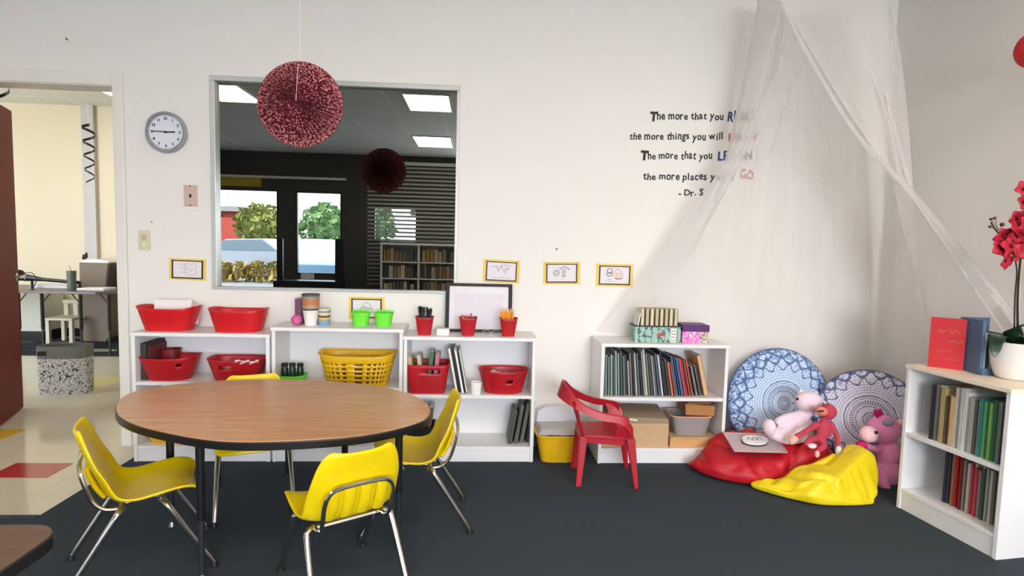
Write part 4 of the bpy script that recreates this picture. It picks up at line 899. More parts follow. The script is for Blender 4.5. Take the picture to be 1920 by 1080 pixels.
# ============================================================ TRAY WITH BOOK on red bag
c = Vector((1.545, 2.93, .0)); dq = W(1414, 854, 2.96)
from mathutils.bvhtree import BVHTree
rb_ = bpy.data.objects['bean_bag']; bv = BVHTree.FromPolygons([v.co+rb_.location for v in rb_.data.vertices], [tuple(p.vertices) for p in rb_.data.polygons])
tc0 = Vector((1.57, 2.975, .0)); E_ = Euler((.27, .0, -.06)); zz = -9
for ii in range(-4, 5):
    for jj in range(-4, 5):
        o_ = E_.to_matrix() @ Vector((.145*ii/4, .085*jj/4, 0)); hit = bv.ray_cast(Vector((tc0.x+o_.x, tc0.y+o_.y, 1)), Vector((0, 0, -1)))
        if hit[0]: zz = max(zz, hit[0].z-o_.z)
t = thing('clear_tray', 'clear plastic tray lying on top of the red bean bag', 'tray', (tc0.x, tc0.y, zz-.004)); t.rotation_euler = E_
MB().box(-.145, .145, -.085, .085, 0, .003).build('tray_base', mat('frosted_plastic', (214, 196, 198), .3, trans=.35), t, local=True)
b = MB()
for (a0, a1) in (((-.145, -.085), (.145, -.085)), ((.145, -.085), (.145, .085)), ((.145, .085), (-.145, .085)), ((-.145, .085), (-.145, -.085))): b.tube([(a0[0], a0[1], .006), (a1[0], a1[1], .006)], .003, 6)
b.build('tray_rim', mat('frosted_plastic', (214, 196, 198), .3, trans=.35), t, local=True)
t2_ = thing('board_book', 'small white oval book with dark edge lying in the clear tray', 'book', t.location+Vector((.0, 0, .006))); t2_.rotation_euler = (.27, 0, .04)
def oval(w_, d_, z): return [(w_*math.cos(2*PI*k/28), d_*math.sin(2*PI*k/28), z) for k in range(28)]
MB().loft([oval(.075, .04, 0), oval(.075, .04, .006)]).build('cover', BLK, t2_, local=True); MB().loft([oval(.072, .038, .006), oval(.072, .038, .018)]).build('pages', PAPER, t2_, local=True)
MB().loft([oval(.074, .039, .018), oval(.074, .039, .021)]).build('cover', mat('book_white_top', (228, 222, 220), .5), t2_, local=True)
b = MB()
for i in range(3): b.tube(catmull([(-.05+.03*i, -.01, .0215), (-.035+.03*i, .012, .0215), (-.02+.03*i, -.012, .0215)], 4), .0018, 5)
b.build('printed_mark', mat('brown_ink', (110, 60, 60), .7), t2_, local=True)
# ============================================================ PLUSH TOYS
def limb(b, pts, rs):
    C_ = catmull(pts, 5); L_ = len(C_); R_ = catmull([Vector((r, 0, 0)) for r in rs], 5)
    for p, r in zip(C_, R_): b.ell(p, r.x, nu=14, nv=9)
def plush_mat(nm, c): return mat(nm, c, .95, var=.08, scale=60, bump=.5, bscale=160, spec=.1)
def eye(p, r, root): MB().ell(p, r, nu=10, nv=8).build('eye', mat('glass_eye', (12, 12, 14), .1), root, smooth=True)
LIL = plush_mat('lilac_plush', (232, 212, 226))
Y0 = 2.99
def at(px, py, dy=0): return W(px, py, Y0+dy)
t = thing('plush_bear', 'pale lilac plush animal lying back on the red bean bag', 'plush toy', at(1490, 820))
b = MB(); b.ell(at(1500, 800), (.072, .07, .075), (0, .3, 0)); b.ell(at(1515, 770), (.035, .035, .04)); b.ell(at(1516, 753, -.01), (.078, .06, .058)); b.ell(at(1537, 760, -.01), (.04, .04, .036))
limb(b, [at(1480, 800, -.02), at(1470, 812, -.05), at(1450, 812, -.07)], [.042, .038, .036]); b.ell(at(1442, 801, -.08), (.036, .038, .045))
limb(b, [at(1500, 780, .0), at(1478, 783, -.02), at(1460, 790, -.03)], [.03, .026, .024])
limb(b, [at(1510, 815, -.02), at(1480, 822, -.06), at(1458, 818, -.08)], [.04, .034, .03])
b.ell(at(1502, 734, .02), (.016, .01, .018)); b.ell(at(1530, 738, .02), (.016, .01, .018))
b.build('body', LIL, t, remesh=.006)
eye(at(1495, 748, -.062), .0085, t); MB().ell(at(1487, 756, -.06), (.008, .007, .006)).build('nose', mat('dusky_nose', (120, 84, 100), .5), t, smooth=True)
# monkey
MK = plush_mat('rose_red_plush', (186, 70, 88)); MKP = plush_mat('beige_plush', (226, 180, 168))
t = thing('plush_monkey', 'rose red plush monkey sitting on the red bean bag against the lilac one', 'plush toy', at(1545, 840, -.1))
b = MB(); D = -.13
b.ell(at(1544, 806, D), (.042, .036, .055)); b.ell(at(1553, 772, D), (.042, .04, .044)); b.ell(at(1545, 789, D), (.022, .022, .02))
limb(b, [at(1532, 796, D-.01), at(1512, 808, D-.03), at(1494, 818, D-.04)], [.018, .015, .014])
limb(b, [at(1558, 796, D), at(1568, 815, D-.01), at(1571, 832, D-.02)], [.018, .015, .014])
limb(b, [at(1540, 824, D-.02), at(1545, 836, D-.05), at(1536, 843, D-.065)], [.02, .017, .014])
limb(b, [at(1535, 820, D-.02), at(1518, 826, D-.05), at(1512, 832, D-.06)], [.02, .017, .014])
b.build('body', MK, t, remesh=.005)
MB().ell(at(1488, 823, D-.045), (.026, .02, .02)).ell(at(1484, 829, D-.05), (.016, .014, .014)).build('hand', MKP, t, smooth=True, remesh=.004)
MB().ell(at(1572, 845, D-.025), (.016, .015, .03)).build('hand', plush_mat('off_white_plush', (226, 216, 210)), t, smooth=True)
MB().ell(at(1532, 851, D-.07), (.013, .014, .02)).build('foot', MKP, t, smooth=True); MB().ell(at(1523, 836, D-.075), (.024, .015, .014)).build('foot', plush_mat('off_white_plush', (226, 216, 210)), t, smooth=True)
MB().ell(at(1541, 771, D-.03), (.033, .024, .024), (0, .2, 0)).build('muzzle', plush_mat('salmon_plush', (226, 130, 120)), t, smooth=True)
MB().ell(at(1539, 771, D-.052), (.019, .006, .0048), (0, -.1, 0)).build('mouth', DARK, t, smooth=True)
MB().ell(at(1544, 757, D-.032), (.0045, .0045, .0045)).ell(at(1553, 757, D-.03), (.0045, .0045, .0045)).build('eye', mat('glass_eye', (12, 12, 14), .1), t, smooth=True)
MB().ell(at(1569, 770, D), (.012, .008, .016)).build('ear', MKP, t, smooth=True)
# pink plush
PK = plush_mat('pink_plush', (246, 156, 202)); PL = plush_mat('light_pink_plush', (250, 200, 208)); MG = plush_mat('magenta_plush', (200, 40, 104))
Y0 = 2.88
t = thing('plush_cow', 'tall pink plush animal with a grey patch standing beside the right bookcase', 'plush toy', at(1665, 930))
b = MB(); b.ell(at(1657, 805), (.085, .07, .078)); b.ell(at(1666, 850), (.058, .055, .08)); b.ell(at(1664, 885), (.066, .06, .085))
limb(b, [at(1652, 890, -.02), at(1654, 905, -.05), at(1660, 915, -.06)], [.04, .034, .028])
b.build('body', PK, t, remesh=.006)
MB().ell(at(1629, 814, -.045), (.047, .045, .045)).build('muzzle', PL, t, smooth=True)
MB().ell(at(1666, 792, -.055), (.034, .016, .022)).build('grey_patch', plush_mat('blue_grey_plush', (176, 160, 190)), t, smooth=True)
eye(at(1643, 811, -.088), .0095, t)
MB().ell(at(1687, 793, .0), (.014, .02, .028), (0, .6, 0)).build('ear', PL, t, smooth=True)
MB().ell(at(1643, 775, .0), (.012, .012, .026), (0, -.4, 0)).ell(at(1650, 773, 0), (.012, .012, .02)).build('crest', MG, t, smooth=True)
MB().ell(at(1616, 834, -.04), (.03, .024, .02), (0, .3, 0)).build('hoof', MG, t, smooth=True)
MB().tube([at(1620, 834, -.03), at(1650, 845, -.01)], .018, 10).build('arm', PK, t, smooth=True)
MB().ell(at(1674, 925, -.04), (.016, .024, .032)).build('hoof', MG, t, smooth=True)
# ============================================================ ON THE BACK WALL
YW_ = WY
# clock
c = W(309, 247, WY-.03); c.y = WY
t = thing('wall_clock', 'round silver rimmed wall clock between door and window', 'clock', c)
MK_ = Matrix.Translation((0, 0, 0)) @ Matrix.Rotation(PI/2, 4, 'X')
Rr = .117
b = MB(MK_); b.loft([[(r*math.cos(2*PI*k/64), r*math.sin(2*PI*k/64), z) for k in range(64)] for r, z in [(Rr*.96, .0), (Rr, .01), (Rr*.99, .03), (Rr*.95, .04), (Rr*.9, .038), (Rr*.87, .028), (Rr*.85, .018)]], caps=False); b.build('rim', mat('silver_rim', (168, 170, 176), .35, .5), t, local=True, smooth=True)
MB(MK_).lathe([(.001, .016), (Rr*.86, .018)], n=64, caps=False).build('dial', mat('dial_white', (226, 228, 234), .5), t, local=True)
b = MB(MK_); b.lathe([(Rr*.80, .0195), (Rr*.83, .0195)], n=64, caps=False); b.build('minute_track', mat('dial_grey', (130, 132, 140), .5), t, local=True)
for hnum in range(1, 13):
    b = MB(); a = PI/2-hnum*PI/6; textmb(b, str(hnum), (Rr*.66*math.cos(a), -.0205, Rr*.66*math.sin(a)-.007), None, .021, align='CENTER', bold=.02); b.build('numeral', DARK, t, local=True)
MB().hull([(-.002, -.024, -.003), (Rr*.45, -.024, -.002), (Rr*.45, -.023, -.002), (-.002, -.023, -.003), (-.002, -.024, .003), (Rr*.45, -.024, .006), (Rr*.45, -.023, .006), (-.002, -.023, .003)]).build('hour_hand', DARK, t, local=True)
MB().hull([(-Rr*.7, -.026, .002), (.012, -.026, -.003), (.012, -.025, -.003), (-Rr*.7, -.025, .002), (-Rr*.7, -.026, .006), (.012, -.026, .003), (.012, -.025, .003), (-Rr*.7, -.025, .006)]).build('minute_hand', DARK, t, local=True)
MB(MK_).lathe([(.006, .018), (.006, .028)], n=16).build('hub', DARK, t, local=True)
# plates
def plate(name, label, cat, a, b2, col):
    p, q = W(*a, WY), W(*b2, WY); t = thing(name, label, cat, ((p.x+q.x)/2, WY, q.z))
    MB().box(p.x, q.x, WY-.007, WY-.0005, q.z, p.z).build('cover_plate', col, t, bevel=.003); return t, p, q
t, p, q = plate('jack_plate', 'pinkish beige wall plate below and right of the clock', 'wall plate', (345, 347), (371, 387), mat('pink_beige', (206, 180, 164), .5))
cx = (p.x+q.x)/2; cz = (p.z+q.z)/2
MB().box(cx-.006, cx+.006, WY-.009, WY-.006, cz-.01, cz+.01).build('jack', DARK, t)
for s in (-1, 1): MB().box(cx-.004, cx+.004, WY-.0085, WY-.006, cz+s*.055-.004, cz+s*.055+.004).build('screw', GREYM, t)
t, p, q = plate('light_switch', 'cream light switch plate just right of the door frame', 'light switch', (260, 432), (283, 469), mat('almond_plate', (214, 206, 176), .5))
cx = (p.x+q.x)/2; cz = (p.z+q.z)/2
MB().box(cx-.012, cx+.012, WY-.012, WY-.006, cz-.0, cz+.034).build('rocker', mat('almond_dark', (190, 182, 150), .5), t, bevel=.002); MB().box(cx-.011, cx+.011, WY-.010, WY-.006, cz-.04, cz-.01).build('rocker', mat('almond_light', (226, 220, 196), .5), t, bevel=.002)
for px, py, lb in ((127, 75, 'small dark nail high above the doorway'), (286, 417, 'tiny nail above the cream light switch'), (1676, 457, 'small dark nail low in the room corner under the canopy'), (1043, 468, 'small bent hook above the middle yellow framed drawing')):
    p = W(px, py, WY if px < 1600 else 3.42); p.y = WY
    tag(MB().tube([p+Vector((0, 0, 0)), p+Vector((0, -.012, .002)), p+Vector((.006 if px == 1043 else 0, -.014, .008))], .003 if px != 286 else .0018, 7).build('wall_nail', DARK, loc=p), lb, 'nail')
# drawings
def drawing(pts, label, strokes, rot=0, seed=0):
    (x0, y0), (x1, y1) = pts; a, b2 = W(x0, y0, WY), W(x1, y1, WY); w_ = b2.x-a.x; h_ = a.z-b2.z; c = Vector(((a.x+b2.x)/2, WY, (a.z+b2.z)/2))
    t = thing('framed_drawing', label, 'drawing', c, group='yellow framed drawings on the wall'); t.rotation_euler = (0, rot, 0)
    MB().box(-w_/2, w_/2, -.002, -.0005, -h_/2, h_/2).build('mount', mat('yellow_card', (240, 208, 110), .7), t, local=True)
    iw, ih = w_*.385, h_*.37
    b = MB(); e = .0075
    b.box(-iw-e, -iw, -.007, -.002, -ih-e, ih+e).box(iw, iw+e, -.007, -.002, -ih-e, ih+e).box(-iw, iw, -.007, -.002, ih, ih+e*.8).box(-iw, iw, -.007, -.002, -ih-e, -ih)
    b.build('frame', mat('dark_frame', (34, 24, 22), .5), t, local=True)
    MB().box(-iw, iw, -.004, -.002, -ih, ih).build('sheet', mat('sheet_white', (232, 226, 230), .7), t, local=True)
    by = {}
    for (cc, r, P_) in strokes: by.setdefault(cc, MB()).tube(catmull([(u_*iw, -.0052, v_*ih) for u_, v_ in P_], 4), r, 5, .5)
    for cc, m_ in by.items(): m_.build('pen_stroke', cmat(cc, .7, 'ink'), t, local=True)
    return t
def circ(cx, cy, rx, ry, n_=8): return [(cx+rx*math.cos(2*PI*i/n_), cy+ry*math.sin(2*PI*i/n_)) for i in range(n_+1)]
def scr(seed, cx, cy, w_, h_, n_=7):
    q = random.Random(seed); return [(cx-w_+2*w_*i/n_, cy+q.uniform(-h_, h_)) for i in range(n_+1)]
INK = (60, 56, 66)
drawing(((317, 484), (387, 526)), 'yellow mounted drawing with faint red lines left of the window', [((190, 80, 80), .0012, [(-.6, .7), (-.2, .5), (-.1, .75), (.3, .65), (.6, .8)]), ((190, 80, 80), .0012, [(-.1, .6), (-.15, 0), (-.2, -.6), (.5, -.65), (.62, .1), (.55, .7)]), ((150, 140, 170), .001, scr(3, 0, .1, .5, .2)), ((150, 140, 170), .001, scr(4, -.1, -.3, .4, .1))], .02)
drawing(((906, 486), (974, 531)), 'yellow mounted scribble with red and brown marks above the dark framed board', [((160, 60, 60), .0018, scr(5, -.35, .3, .35, .35, 9)), ((120, 50, 60), .0018, scr(6, .25, .25, .3, .4, 9)), ((70, 60, 80), .0014, scr(7, .3, .75, .35, .12)), (INK, .0012, scr(8, 0, -.75, .7, .06, 12)), ((200, 60, 80), .0014, [(.35, .2), (.3, -.2), (.33, -.35)])], .03)
drawing(((1019, 490), (1087, 534)), 'yellow mounted sketch of a hat and two heads, middle of three right of the board', [((60, 64, 90), .003, [(-.2, .45), (.0, .62), (.2, .78), (.42, .62), (.55, .42)]), ((140, 140, 150), .0015, [(-.2, .45), (.2, .5), (.55, .42)]), ((100, 90, 70), .003, circ(-.38, 0, .2, .32)), ((120, 110, 90), .002, circ(-.38, .02, .1, .18)), ((70, 70, 80), .003, circ(.15, .1, .09, .25)), ((40, 42, 60), .004, [(.03, -.28), (.15, -.4), (.25, -.28)])], -.02)
drawing(((1118, 494), (1186, 538)), 'yellow mounted drawing of a purple blob and a red-yellow shape, rightmost of the three', [((80, 40, 70), .0034, circ(-.35, .5, .18, .3)), ((80, 40, 70), .0034, circ(-.35, .1, .2, .22)), ((190, 70, 70), .0022, [(.2, .8), (0, .3), (-.02, -.3), (.3, -.5), (.55, -.3), (.52, .3), (.2, .8)]), ((230, 190, 90), .004, circ(.27, .05, .15, .2)), ((200, 70, 60), .004, [(.05, -.35), (.3, -.4), (.48, -.33)]), (INK, .0012, scr(9, -.35, -.5, .15, .06)), (INK, .001, scr(10, -.3, -.75, .35, .04))], .0)
drawing(((654, 556), (721, 600)), 'yellow mounted drawing of a green dome on the wall behind the green baskets', [((70, 110, 80), .002, [(-.5, -.3), (-.3, .3), (0, .7), (.3, .3), (.45, -.3)]), ((90, 110, 80), .0016, [(-.4, -.1), (-.1, .2), (.4, -.1)]), ((60, 90, 70), .0016, scr(12, 0, .1, .3, .3)), ((60, 90, 70), .0016, scr(13, 0, -.4, .5, .06))], 0)
# wall lettering
LT = mat('black_decal', (22, 22, 24), .6); BD = mat('blue_decal', (28, 60, 130), .6); RD_ = mat('red_decal', (190, 50, 40), .6)
t = thing('wall_lettering', 'black handwritten style quotation stuck on the wall left of the canopy', 'wall decal', W(1290, 290, WY))
UX = Vector((1, 0, 0)); sl = .012
GW = {}
def gw(ch_, bold):
    if ch_ == ' ': return .22
    if (ch_, bold) not in GW:
        m_ = MB(); textmb(m_, ch_, (0, 0, 0), None, 1, bold=bold); xs_ = [v.x for v in m_.v]; GW[(ch_, bold)] = max(xs_)-min(xs_)+(.10 if ch_ in "li'" else 0)
    return GW[(ch_, bold)]
def line(txt, x0, x1, yb, size, m, bold=.03, nm='text_line'):
    a, b2 = W(x0, yb, WY-.0015), W(x1, yb+(x1-x0)*.0, WY-.0015); mb = MB(); q = random.Random(txt+str(x0)); mb0 = mb; L_ = (b2-a).length; ux_ = (b2-a).normalized(); WD = {'i': .45, 'l': .45, 'm': 1.45, 'w': 1.3, ' ': .55, 't': .75, 'r': .8, "'": .35, '.': .4, '-': .7, 'f': .7}
    WW = {ch_: gw(ch_, bold) for ch_ in set(txt)}; gap = .07; tw = sum(WW[ch_]+gap for ch_ in txt)-gap; kx = L_/tw; xx = 0
    for ch_ in txt:
        w_ = WW[ch_]*kx
        if ch_ != ' ':
            an = q.uniform(-.10, .10); u2 = ux_*math.cos(an)+Vector((0, 0, 1))*math.sin(an); v2 = Vector((0, 0, 1))*math.cos(an)-ux_*math.sin(an)
            textmb(mb, ch_, a+ux_*(xx+(.05*kx if ch_ in "li'" else 0))+Vector((0, 0, q.uniform(-.004, .004))), w_-(.10*kx if ch_ in "li'" else 0), size*q.uniform(.92, 1.14), u2, v2, bold=bold)
        xx += w_+gap*kx
    mb.build(nm, m, t)
line('T', 1218, 1232, 226, .078, LT, .06); line('he more that you', 1232, 1356, 224, .062, LT, .022)
line('READ', 1364, 1412, 226, .078, BD, .03)
line('the more things you will', 1180, 1356, 262, .062, LT, .022); line('KNOW', 1366, 1420, 264, .07, RD_, .02)
line('T', 1200, 1215, 299, .078, LT, .06); line('he more that you', 1215, 1335, 298, .062, LT, .022); line('LEARN', 1346, 1410, 300, .075, BD, .03)
line('the more places', 1206, 1325, 337, .062, LT, .022); line("you'll", 1331, 1376, 338, .06, LT, .015); line('GO', 1388, 1412, 336, .075, RD_, .02)
line('- Dr. S', 1272, 1318, 367, .055, LT, .02)
# ============================================================ PAPER ROSETTE
c = W(563, 196, 2.41); Rp = .172
n = NT('speckled_crepe'); s3 = n.sep(n.tc.outputs['Object']); x_, z_ = s3[0], s3[2]
r = n.M('SQRT', n.M('ADD', n.M('MULTIPLY', x_, x_), n.M('MULTIPLY', z_, z_))); th = n.M('ARCTAN2', z_, x_)
cb = n.nt.nodes.new('ShaderNodeCombineXYZ'); n.link(n.M('MULTIPLY', th, 26), cb.inputs[0]); n.link(n.M('MULTIPLY', r, 80), cb.inputs[1])
nz = n.noise(1.25, 1, cb.outputs[0]); zz_ = n.M('SINE', n.M('ADD', n.M('MULTIPLY', r, 520), n.M('MULTIPLY', n.M('SINE', n.M('MULTIPLY', th, 56)), 3.2)))
f_ = n.M('GREATER_THAN', n.M('ADD', n.M('ADD', n.M('MULTIPLY', zz_, .05), nz), n.M('MULTIPLY', r, .9)), .645)
n.base(n.mix(f_, lin((92, 6, 28)), lin((200, 128, 126))), .95)
t = thing('paper_rosette', 'hanging round speckled crimson paper rosette in front of the window', 'paper decoration', c)
NP = 56; vs = []; fs = []; NRr = 12
b = MB()
for side in (-1, 1):
    rings = []
    for j in range(NRr+1):
        s = .03+.97*j/NRr; ring_ = []
        for k in range(NP*4):
            a = 2*PI*k/(NP*4); pw = math.cos(NP*a)*.5+.5
            rad = Rp*s*(1+.012*pw*s); dy = side*(.062*math.sqrt(max(0, 1-s*s*.98))+(-.04*(1-pw))*min(1, s*3)*(1 if s < .99 else 0))
            if s > .985: dy = side*.003
            ring_.append((rad*math.cos(a), dy, rad*math.sin(a)))
        rings.append(ring_)
    b.loft(rings, caps=False)
b.build('pleated_paper', n.m, t, local=True, smooth=True, angle=180)
MB().tube([(0, 0, .0), (0, 0, CZ-c.z)], .0009, 5).tube([(.003, -.066, 0), (.001, -.03, Rp*.86), (0, 0, Rp)], .0012, 5).build('string', PAPER, t, local=True)
MB().ell((0, -.06, 0), (.009, .006, .009)).build('centre_knot', mat('dark_wine', (70, 12, 26), .8), t, local=True, smooth=True)
# red lantern at right edge
c = W(1945, 92, 2.35); t = thing('paper_lantern', 'red ribbed paper lantern cut by the right edge of the frame', 'lantern', c)
pr = []
for j in range(33):
    a = -PI/2+PI*j/32; pr.append((max(.012, (.077+.003*(j % 2))*math.cos(a)), .08*math.sin(a)))
MB().lathe(pr, n=36).build('shade', mat('lantern_red', (206, 34, 40), .7), t, local=True, smooth=True, angle=180)
MB().tube([(0, 0, .078), (0, 0, CZ-c.z)], .001, 5).build('string', PAPER, t, local=True)
# ============================================================ CANOPY
def tulle(nm, FC0):
  n = NT(nm); nt = n.nt
  df = nt.nodes.new('ShaderNodeBsdfDiffuse'); df.inputs[0].default_value = lin((242, 238, 236)); tl = nt.nodes.new('ShaderNodeBsdfTranslucent'); tl.inputs[0].default_value = lin((242, 238, 236))
  ms = nt.nodes.new('ShaderNodeMixShader'); ms.inputs[0].default_value = .45; n.link(df.outputs[0], ms.inputs[1]); n.link(tl.outputs[0], ms.inputs[2])
  tr = nt.nodes.new('ShaderNodeBsdfTransparent'); lw = nt.nodes.new('ShaderNodeLayerWeight'); lw.inputs['Blend'].default_value = .5
  weave = n.noise(600, 1)
  fc = n.M('MINIMUM', n.M('ADD', n.M('ADD', FC0, n.M('MULTIPLY', lw.outputs['Facing'], .55)), n.M('MULTIPLY', n.M('SUBTRACT', weave, .5), .1)), .95)
  mo = nt.nodes.new('ShaderNodeMixShader'); n.link(fc, mo.inputs[0]); n.link(tr.outputs[0], mo.inputs[1]); n.link(ms.outputs[0], mo.inputs[2]); n.link(mo.outputs[0], nt.nodes['Material Output'].inputs[0])
  return n.m
TUL = tulle('tulle', .30); TULF = tulle('tulle_gathered', .50)
apx = W(1465, 6, 2.78)
rc = Vector((1.80, 3.02, 2.66)); rr_ = .30
can = thing('canopy', 'sheer white net canopy hanging from the ceiling over the reading corner', 'canopy', (rc.x, rc.y, CZ))
def rp(a): a = math.radians(a); return rc+Vector((rr_*math.cos(a), rr_*math.sin(a), 0))
GEN = [ (apx, W(1403, 235, 3.0), Vector((.74, 3.36, .74))),
        (apx+Vector((.01, .03, .02)), W(1390, 300, 3.15), Vector((.95, 3.385, .72))),
        (rp(170), Vector((1.42, 3.25, 1.7)), Vector((1.25, 3.39, .72))),
        (rp(130), Vector((1.65, 3.33, 1.5)), Vector((1.56, 3.395, .1))),
        (rp(95), Vector((1.9, 3.36, 1.5)), Vector((1.9, 3.40, .04))),
        (rp(70), Vector((2.2, 3.36, 1.5)), Vector((2.3, 3.40, .04))),
        (rp(30), Vector((2.44, 3.3, 1.6)), Vector((2.53, 3.36, .04))),
        (rp(0), W(1697, 200, 3.0), Vector((2.52, 3.05, .2))),
        (rp(-20), W(1699, 300, 2.9), Vector((2.50, 2.9, .5))),
        (rp(-60), W(1675, 335, 2.8), Vector((2.48, 2.75, .73))),
        (apx+Vector((.012, 0, 0)), W(1668, 318, 2.68), W(1880, 565, 2.5))]
def gen(cp, v):
    T_, M_, B_ = cp; t_ = v
    K = M_*2-(T_+B_)*.5
    return T_*(1-t_)**2+K*2*t_*(1-t_)+B_*t_*t_
NU, NV = 150, 40
vs = []
for j in range(NV+1):
    v = j/NV; P_ = [gen(g, v) for g in GEN]; C_ = catmull(P_, 15)
    L_ = len(C_)
    for i, p in enumerate(C_):
        u_ = i/(L_-1); tn = C_[min(i+1, L_-1)]-C_[max(i-1, 0)]; tn = tn.normalized() if tn.length > 1e-6 else Vector((1, 0, 0)); nr = tn.cross(Vector((0, 0, 1)))
        amp = .016*math.sin(PI*min(1, v*1.2))*(.4+.6*abs(noise.noise(Vector((u_*7, 0, 3)))) )
        q = p+nr*amp*(math.sin(u_*70+2*math.sin(v*2))+.5*math.sin(u_*173))
        q.y = min(q.y, 3.408); q.x = min(q.x, 2.545); vs.append(q)
fs = [(j*L_+i, j*L_+i+1, (j+1)*L_+i+1, (j+1)*L_+i) for j in range(NV) for i in range(L_-1)]
MB().add(vs, fs).build('net', TUL, can, smooth=True, angle=180)
# gathered edges: several narrow overlapping folds of the same net
def fold(path, w0, w1, seed, ndl=7, nm='gathered_fold'):
    q = random.Random(seed); C_ = catmull(path, 8); L2 = len(C_); vs = []; K = 16
    for i, p in enumerate(C_):
        s = i/(L2-1); w_ = w0+(w1-w0)*s; tn = (C_[min(i+1, L2-1)]-C_[max(i-1, 0)]).normalized(); sd = tn.cross(Vector((0, 1, 0))).normalized(); nr = sd.cross(tn)
        for k in range(K+1):
            u_ = k/K*2-1; vs.append(p+sd*w_*(u_+.15*math.sin(u_*9+seed))+nr*w_*.35*math.sin(k*1.3+seed+s*2))
    fs = [(i*(K+1)+k, i*(K+1)+k+1, (i+1)*(K+1)+k+1, (i+1)*(K+1)+k) for i in range(L2-1) for k in range(K)]
    MB().add(vs, fs).build(nm, TULF, can, smooth=True, angle=180)
fold([W(1465, 4, 2.78), W(1515, 100, 2.76), W(1562, 182, 2.74), W(1622, 270, 2.71), W(1708, 360, 2.66), W(1780, 445, 2.6), W(1862, 545, 2.53), W(1930, 640, 2.45)], .006, .02, 1)
fold([W(1463, 2, 2.78), W(1500, 80, 2.765), W(1540, 150, 2.75), W(1600, 245, 2.72), W(1690, 345, 2.67), W(1760, 440, 2.6), W(1840, 560, 2.53), W(1900, 650, 2.46)], .004, .008, 5)
fold([W(1604, -10, 2.8), W(1622, 80, 2.8), W(1640, 150, 2.78), W(1668, 230, 2.76), W(1690, 345, 2.72)], .004, .012, 2)
fold([W(1622, -10, 2.85), W(1650, 120, 2.82), W(1672, 220, 2.78), W(1706, 350, 2.72)], .008, .016, 3)
fold([W(1608, 5, 2.8), W(1585, 60, 2.82), W(1566, 105, 2.84), W(1580, 150, 2.82), W(1600, 215, 2.78)], .002, .003, 4)
fold([W(1465, 12, 2.78), W(1448, 80, 2.85), W(1425, 170, 2.95), W(1400, 260, 3.05)], .002, .012, 6)
fold([W(1512, 110, 2.9), W(1485, 170, 3.0), W(1462, 230, 3.1), W(1440, 300, 3.15)], .002, .006, 7)
MB().tube([rc+Vector((rr_*math.cos(2*PI*i/48), rr_*math.sin(2*PI*i/48), .005)) for i in range(49)], .006, 8).build('hoop', PAPER, can, smooth=True)
MB().tube([apx, (rc.x, rc.y, CZ-.02)], .002, 6).tube([rp(60), (rc.x, rc.y, CZ-.02)], .002, 6).tube([rp(-60), (rc.x, rc.y, CZ-.02)], .002, 6).build('cord', PAPER, can)
# ============================================================ HALL THINGS
def H_(px, py, y): return W(px, py, y)
n = NT('black_white_squiggle'); nz = n.noise(42, 0); n2 = n.noise(75, 0)
l = n.M('MAXIMUM', n.M('LESS_THAN', n.M('ABSOLUTE', n.M('SUBTRACT', nz, .5)), .035), n.M('LESS_THAN', n.M('ABSOLUTE', n.M('SUBTRACT', n2, .47)), .03))
n.base(n.mix(l, lin((205, 203, 198)), lin((56, 56, 58))), .8)
bc = (Z(62, 742)+Z(161, 738))/2; bc.y += .08
wbin = (Z(161, 738)-Z(62, 742)).length*.98
t = tub('fabric_bin', 'grey topped fabric bin with black and white squiggles on the hall floor', 'bin', (bc.x, bc.y, 0), wbin, wbin*.98, .17, .16, .30, n.m, ex=5, lift=0, rim=.004, thick=.004)
t.rotation_euler = (0, 0, .12)
hb_ = .30
hi = H_(110, 650, bc.y-.08).z
b = MB(); N = 60
def sq(w_, d_, z, ex=5):
    o = []
    for k in range(N):
        a = 2*PI*k/N; ca, sa = math.cos(a), math.sin(a); o.append((abs(ca)**(2/ex)*(1 if ca >= 0 else -1)*w_/2, abs(sa)**(2/ex)*(1 if sa >= 0 else -1)*d_/2, z))
    return o
b.loft([sq(wbin*1.01, .178, .285), sq(wbin*1.02, .18, .30), sq(wbin*1.02, .18, hi), sq(wbin*.98, .165, hi), sq(wbin*.98, .165, .29)], caps=False); b.build('grey_collar', mat('grey_canvas', (112, 112, 106), .85), t, local=True, smooth=True)
b = MB(); b.box(-wbin*.43, -wbin*.25, -.094, -.088, hi-.07, hi-.035); b.build('grip_hole', DARK, t, local=True, bevel=.01)
MB().tube([(-wbin*.25, -.05, hi+.004), (wbin*.2, -.04, hi+.012)], .006, 8, .4).build('black_strap', DARK, t, local=True)
# rug
p0, p1 = Z(36, 662), Z(222, 660); p2, p3 = Z(35, 634), Z(222, 632)
t = thing('rug', 'dark rug with pale oval shapes on the hall floor behind the fabric bin', 'rug', (p0+p3)/2)
x0, x1 = -6.0, -3.2; ry0, ry1 = 6.0, 7.0
MB().box(x0, x1, ry0, ry1, 0, .008).build('rug_pile', mat('rug_dark', (30, 32, 42), .95, var=.2), t)
for i, (dx, dy, cc) in enumerate([(.9, .25, (150, 160, 140)), (1.45, .25, (60, 70, 90)), (1.9, .28, (150, 170, 140)), (.75, .7, (90, 80, 84)), (1.3, .72, (130, 120, 116)), (2.2, .7, (150, 150, 140))]):
    MB().loft([[(x0+dx+.2*math.cos(2*PI*k/24), ry0+dy+.08*math.sin(2*PI*k/24), z) for k in range(24)] for z in (.008, .0095)]).build('oval_motif', cmat(cc, .9), t)
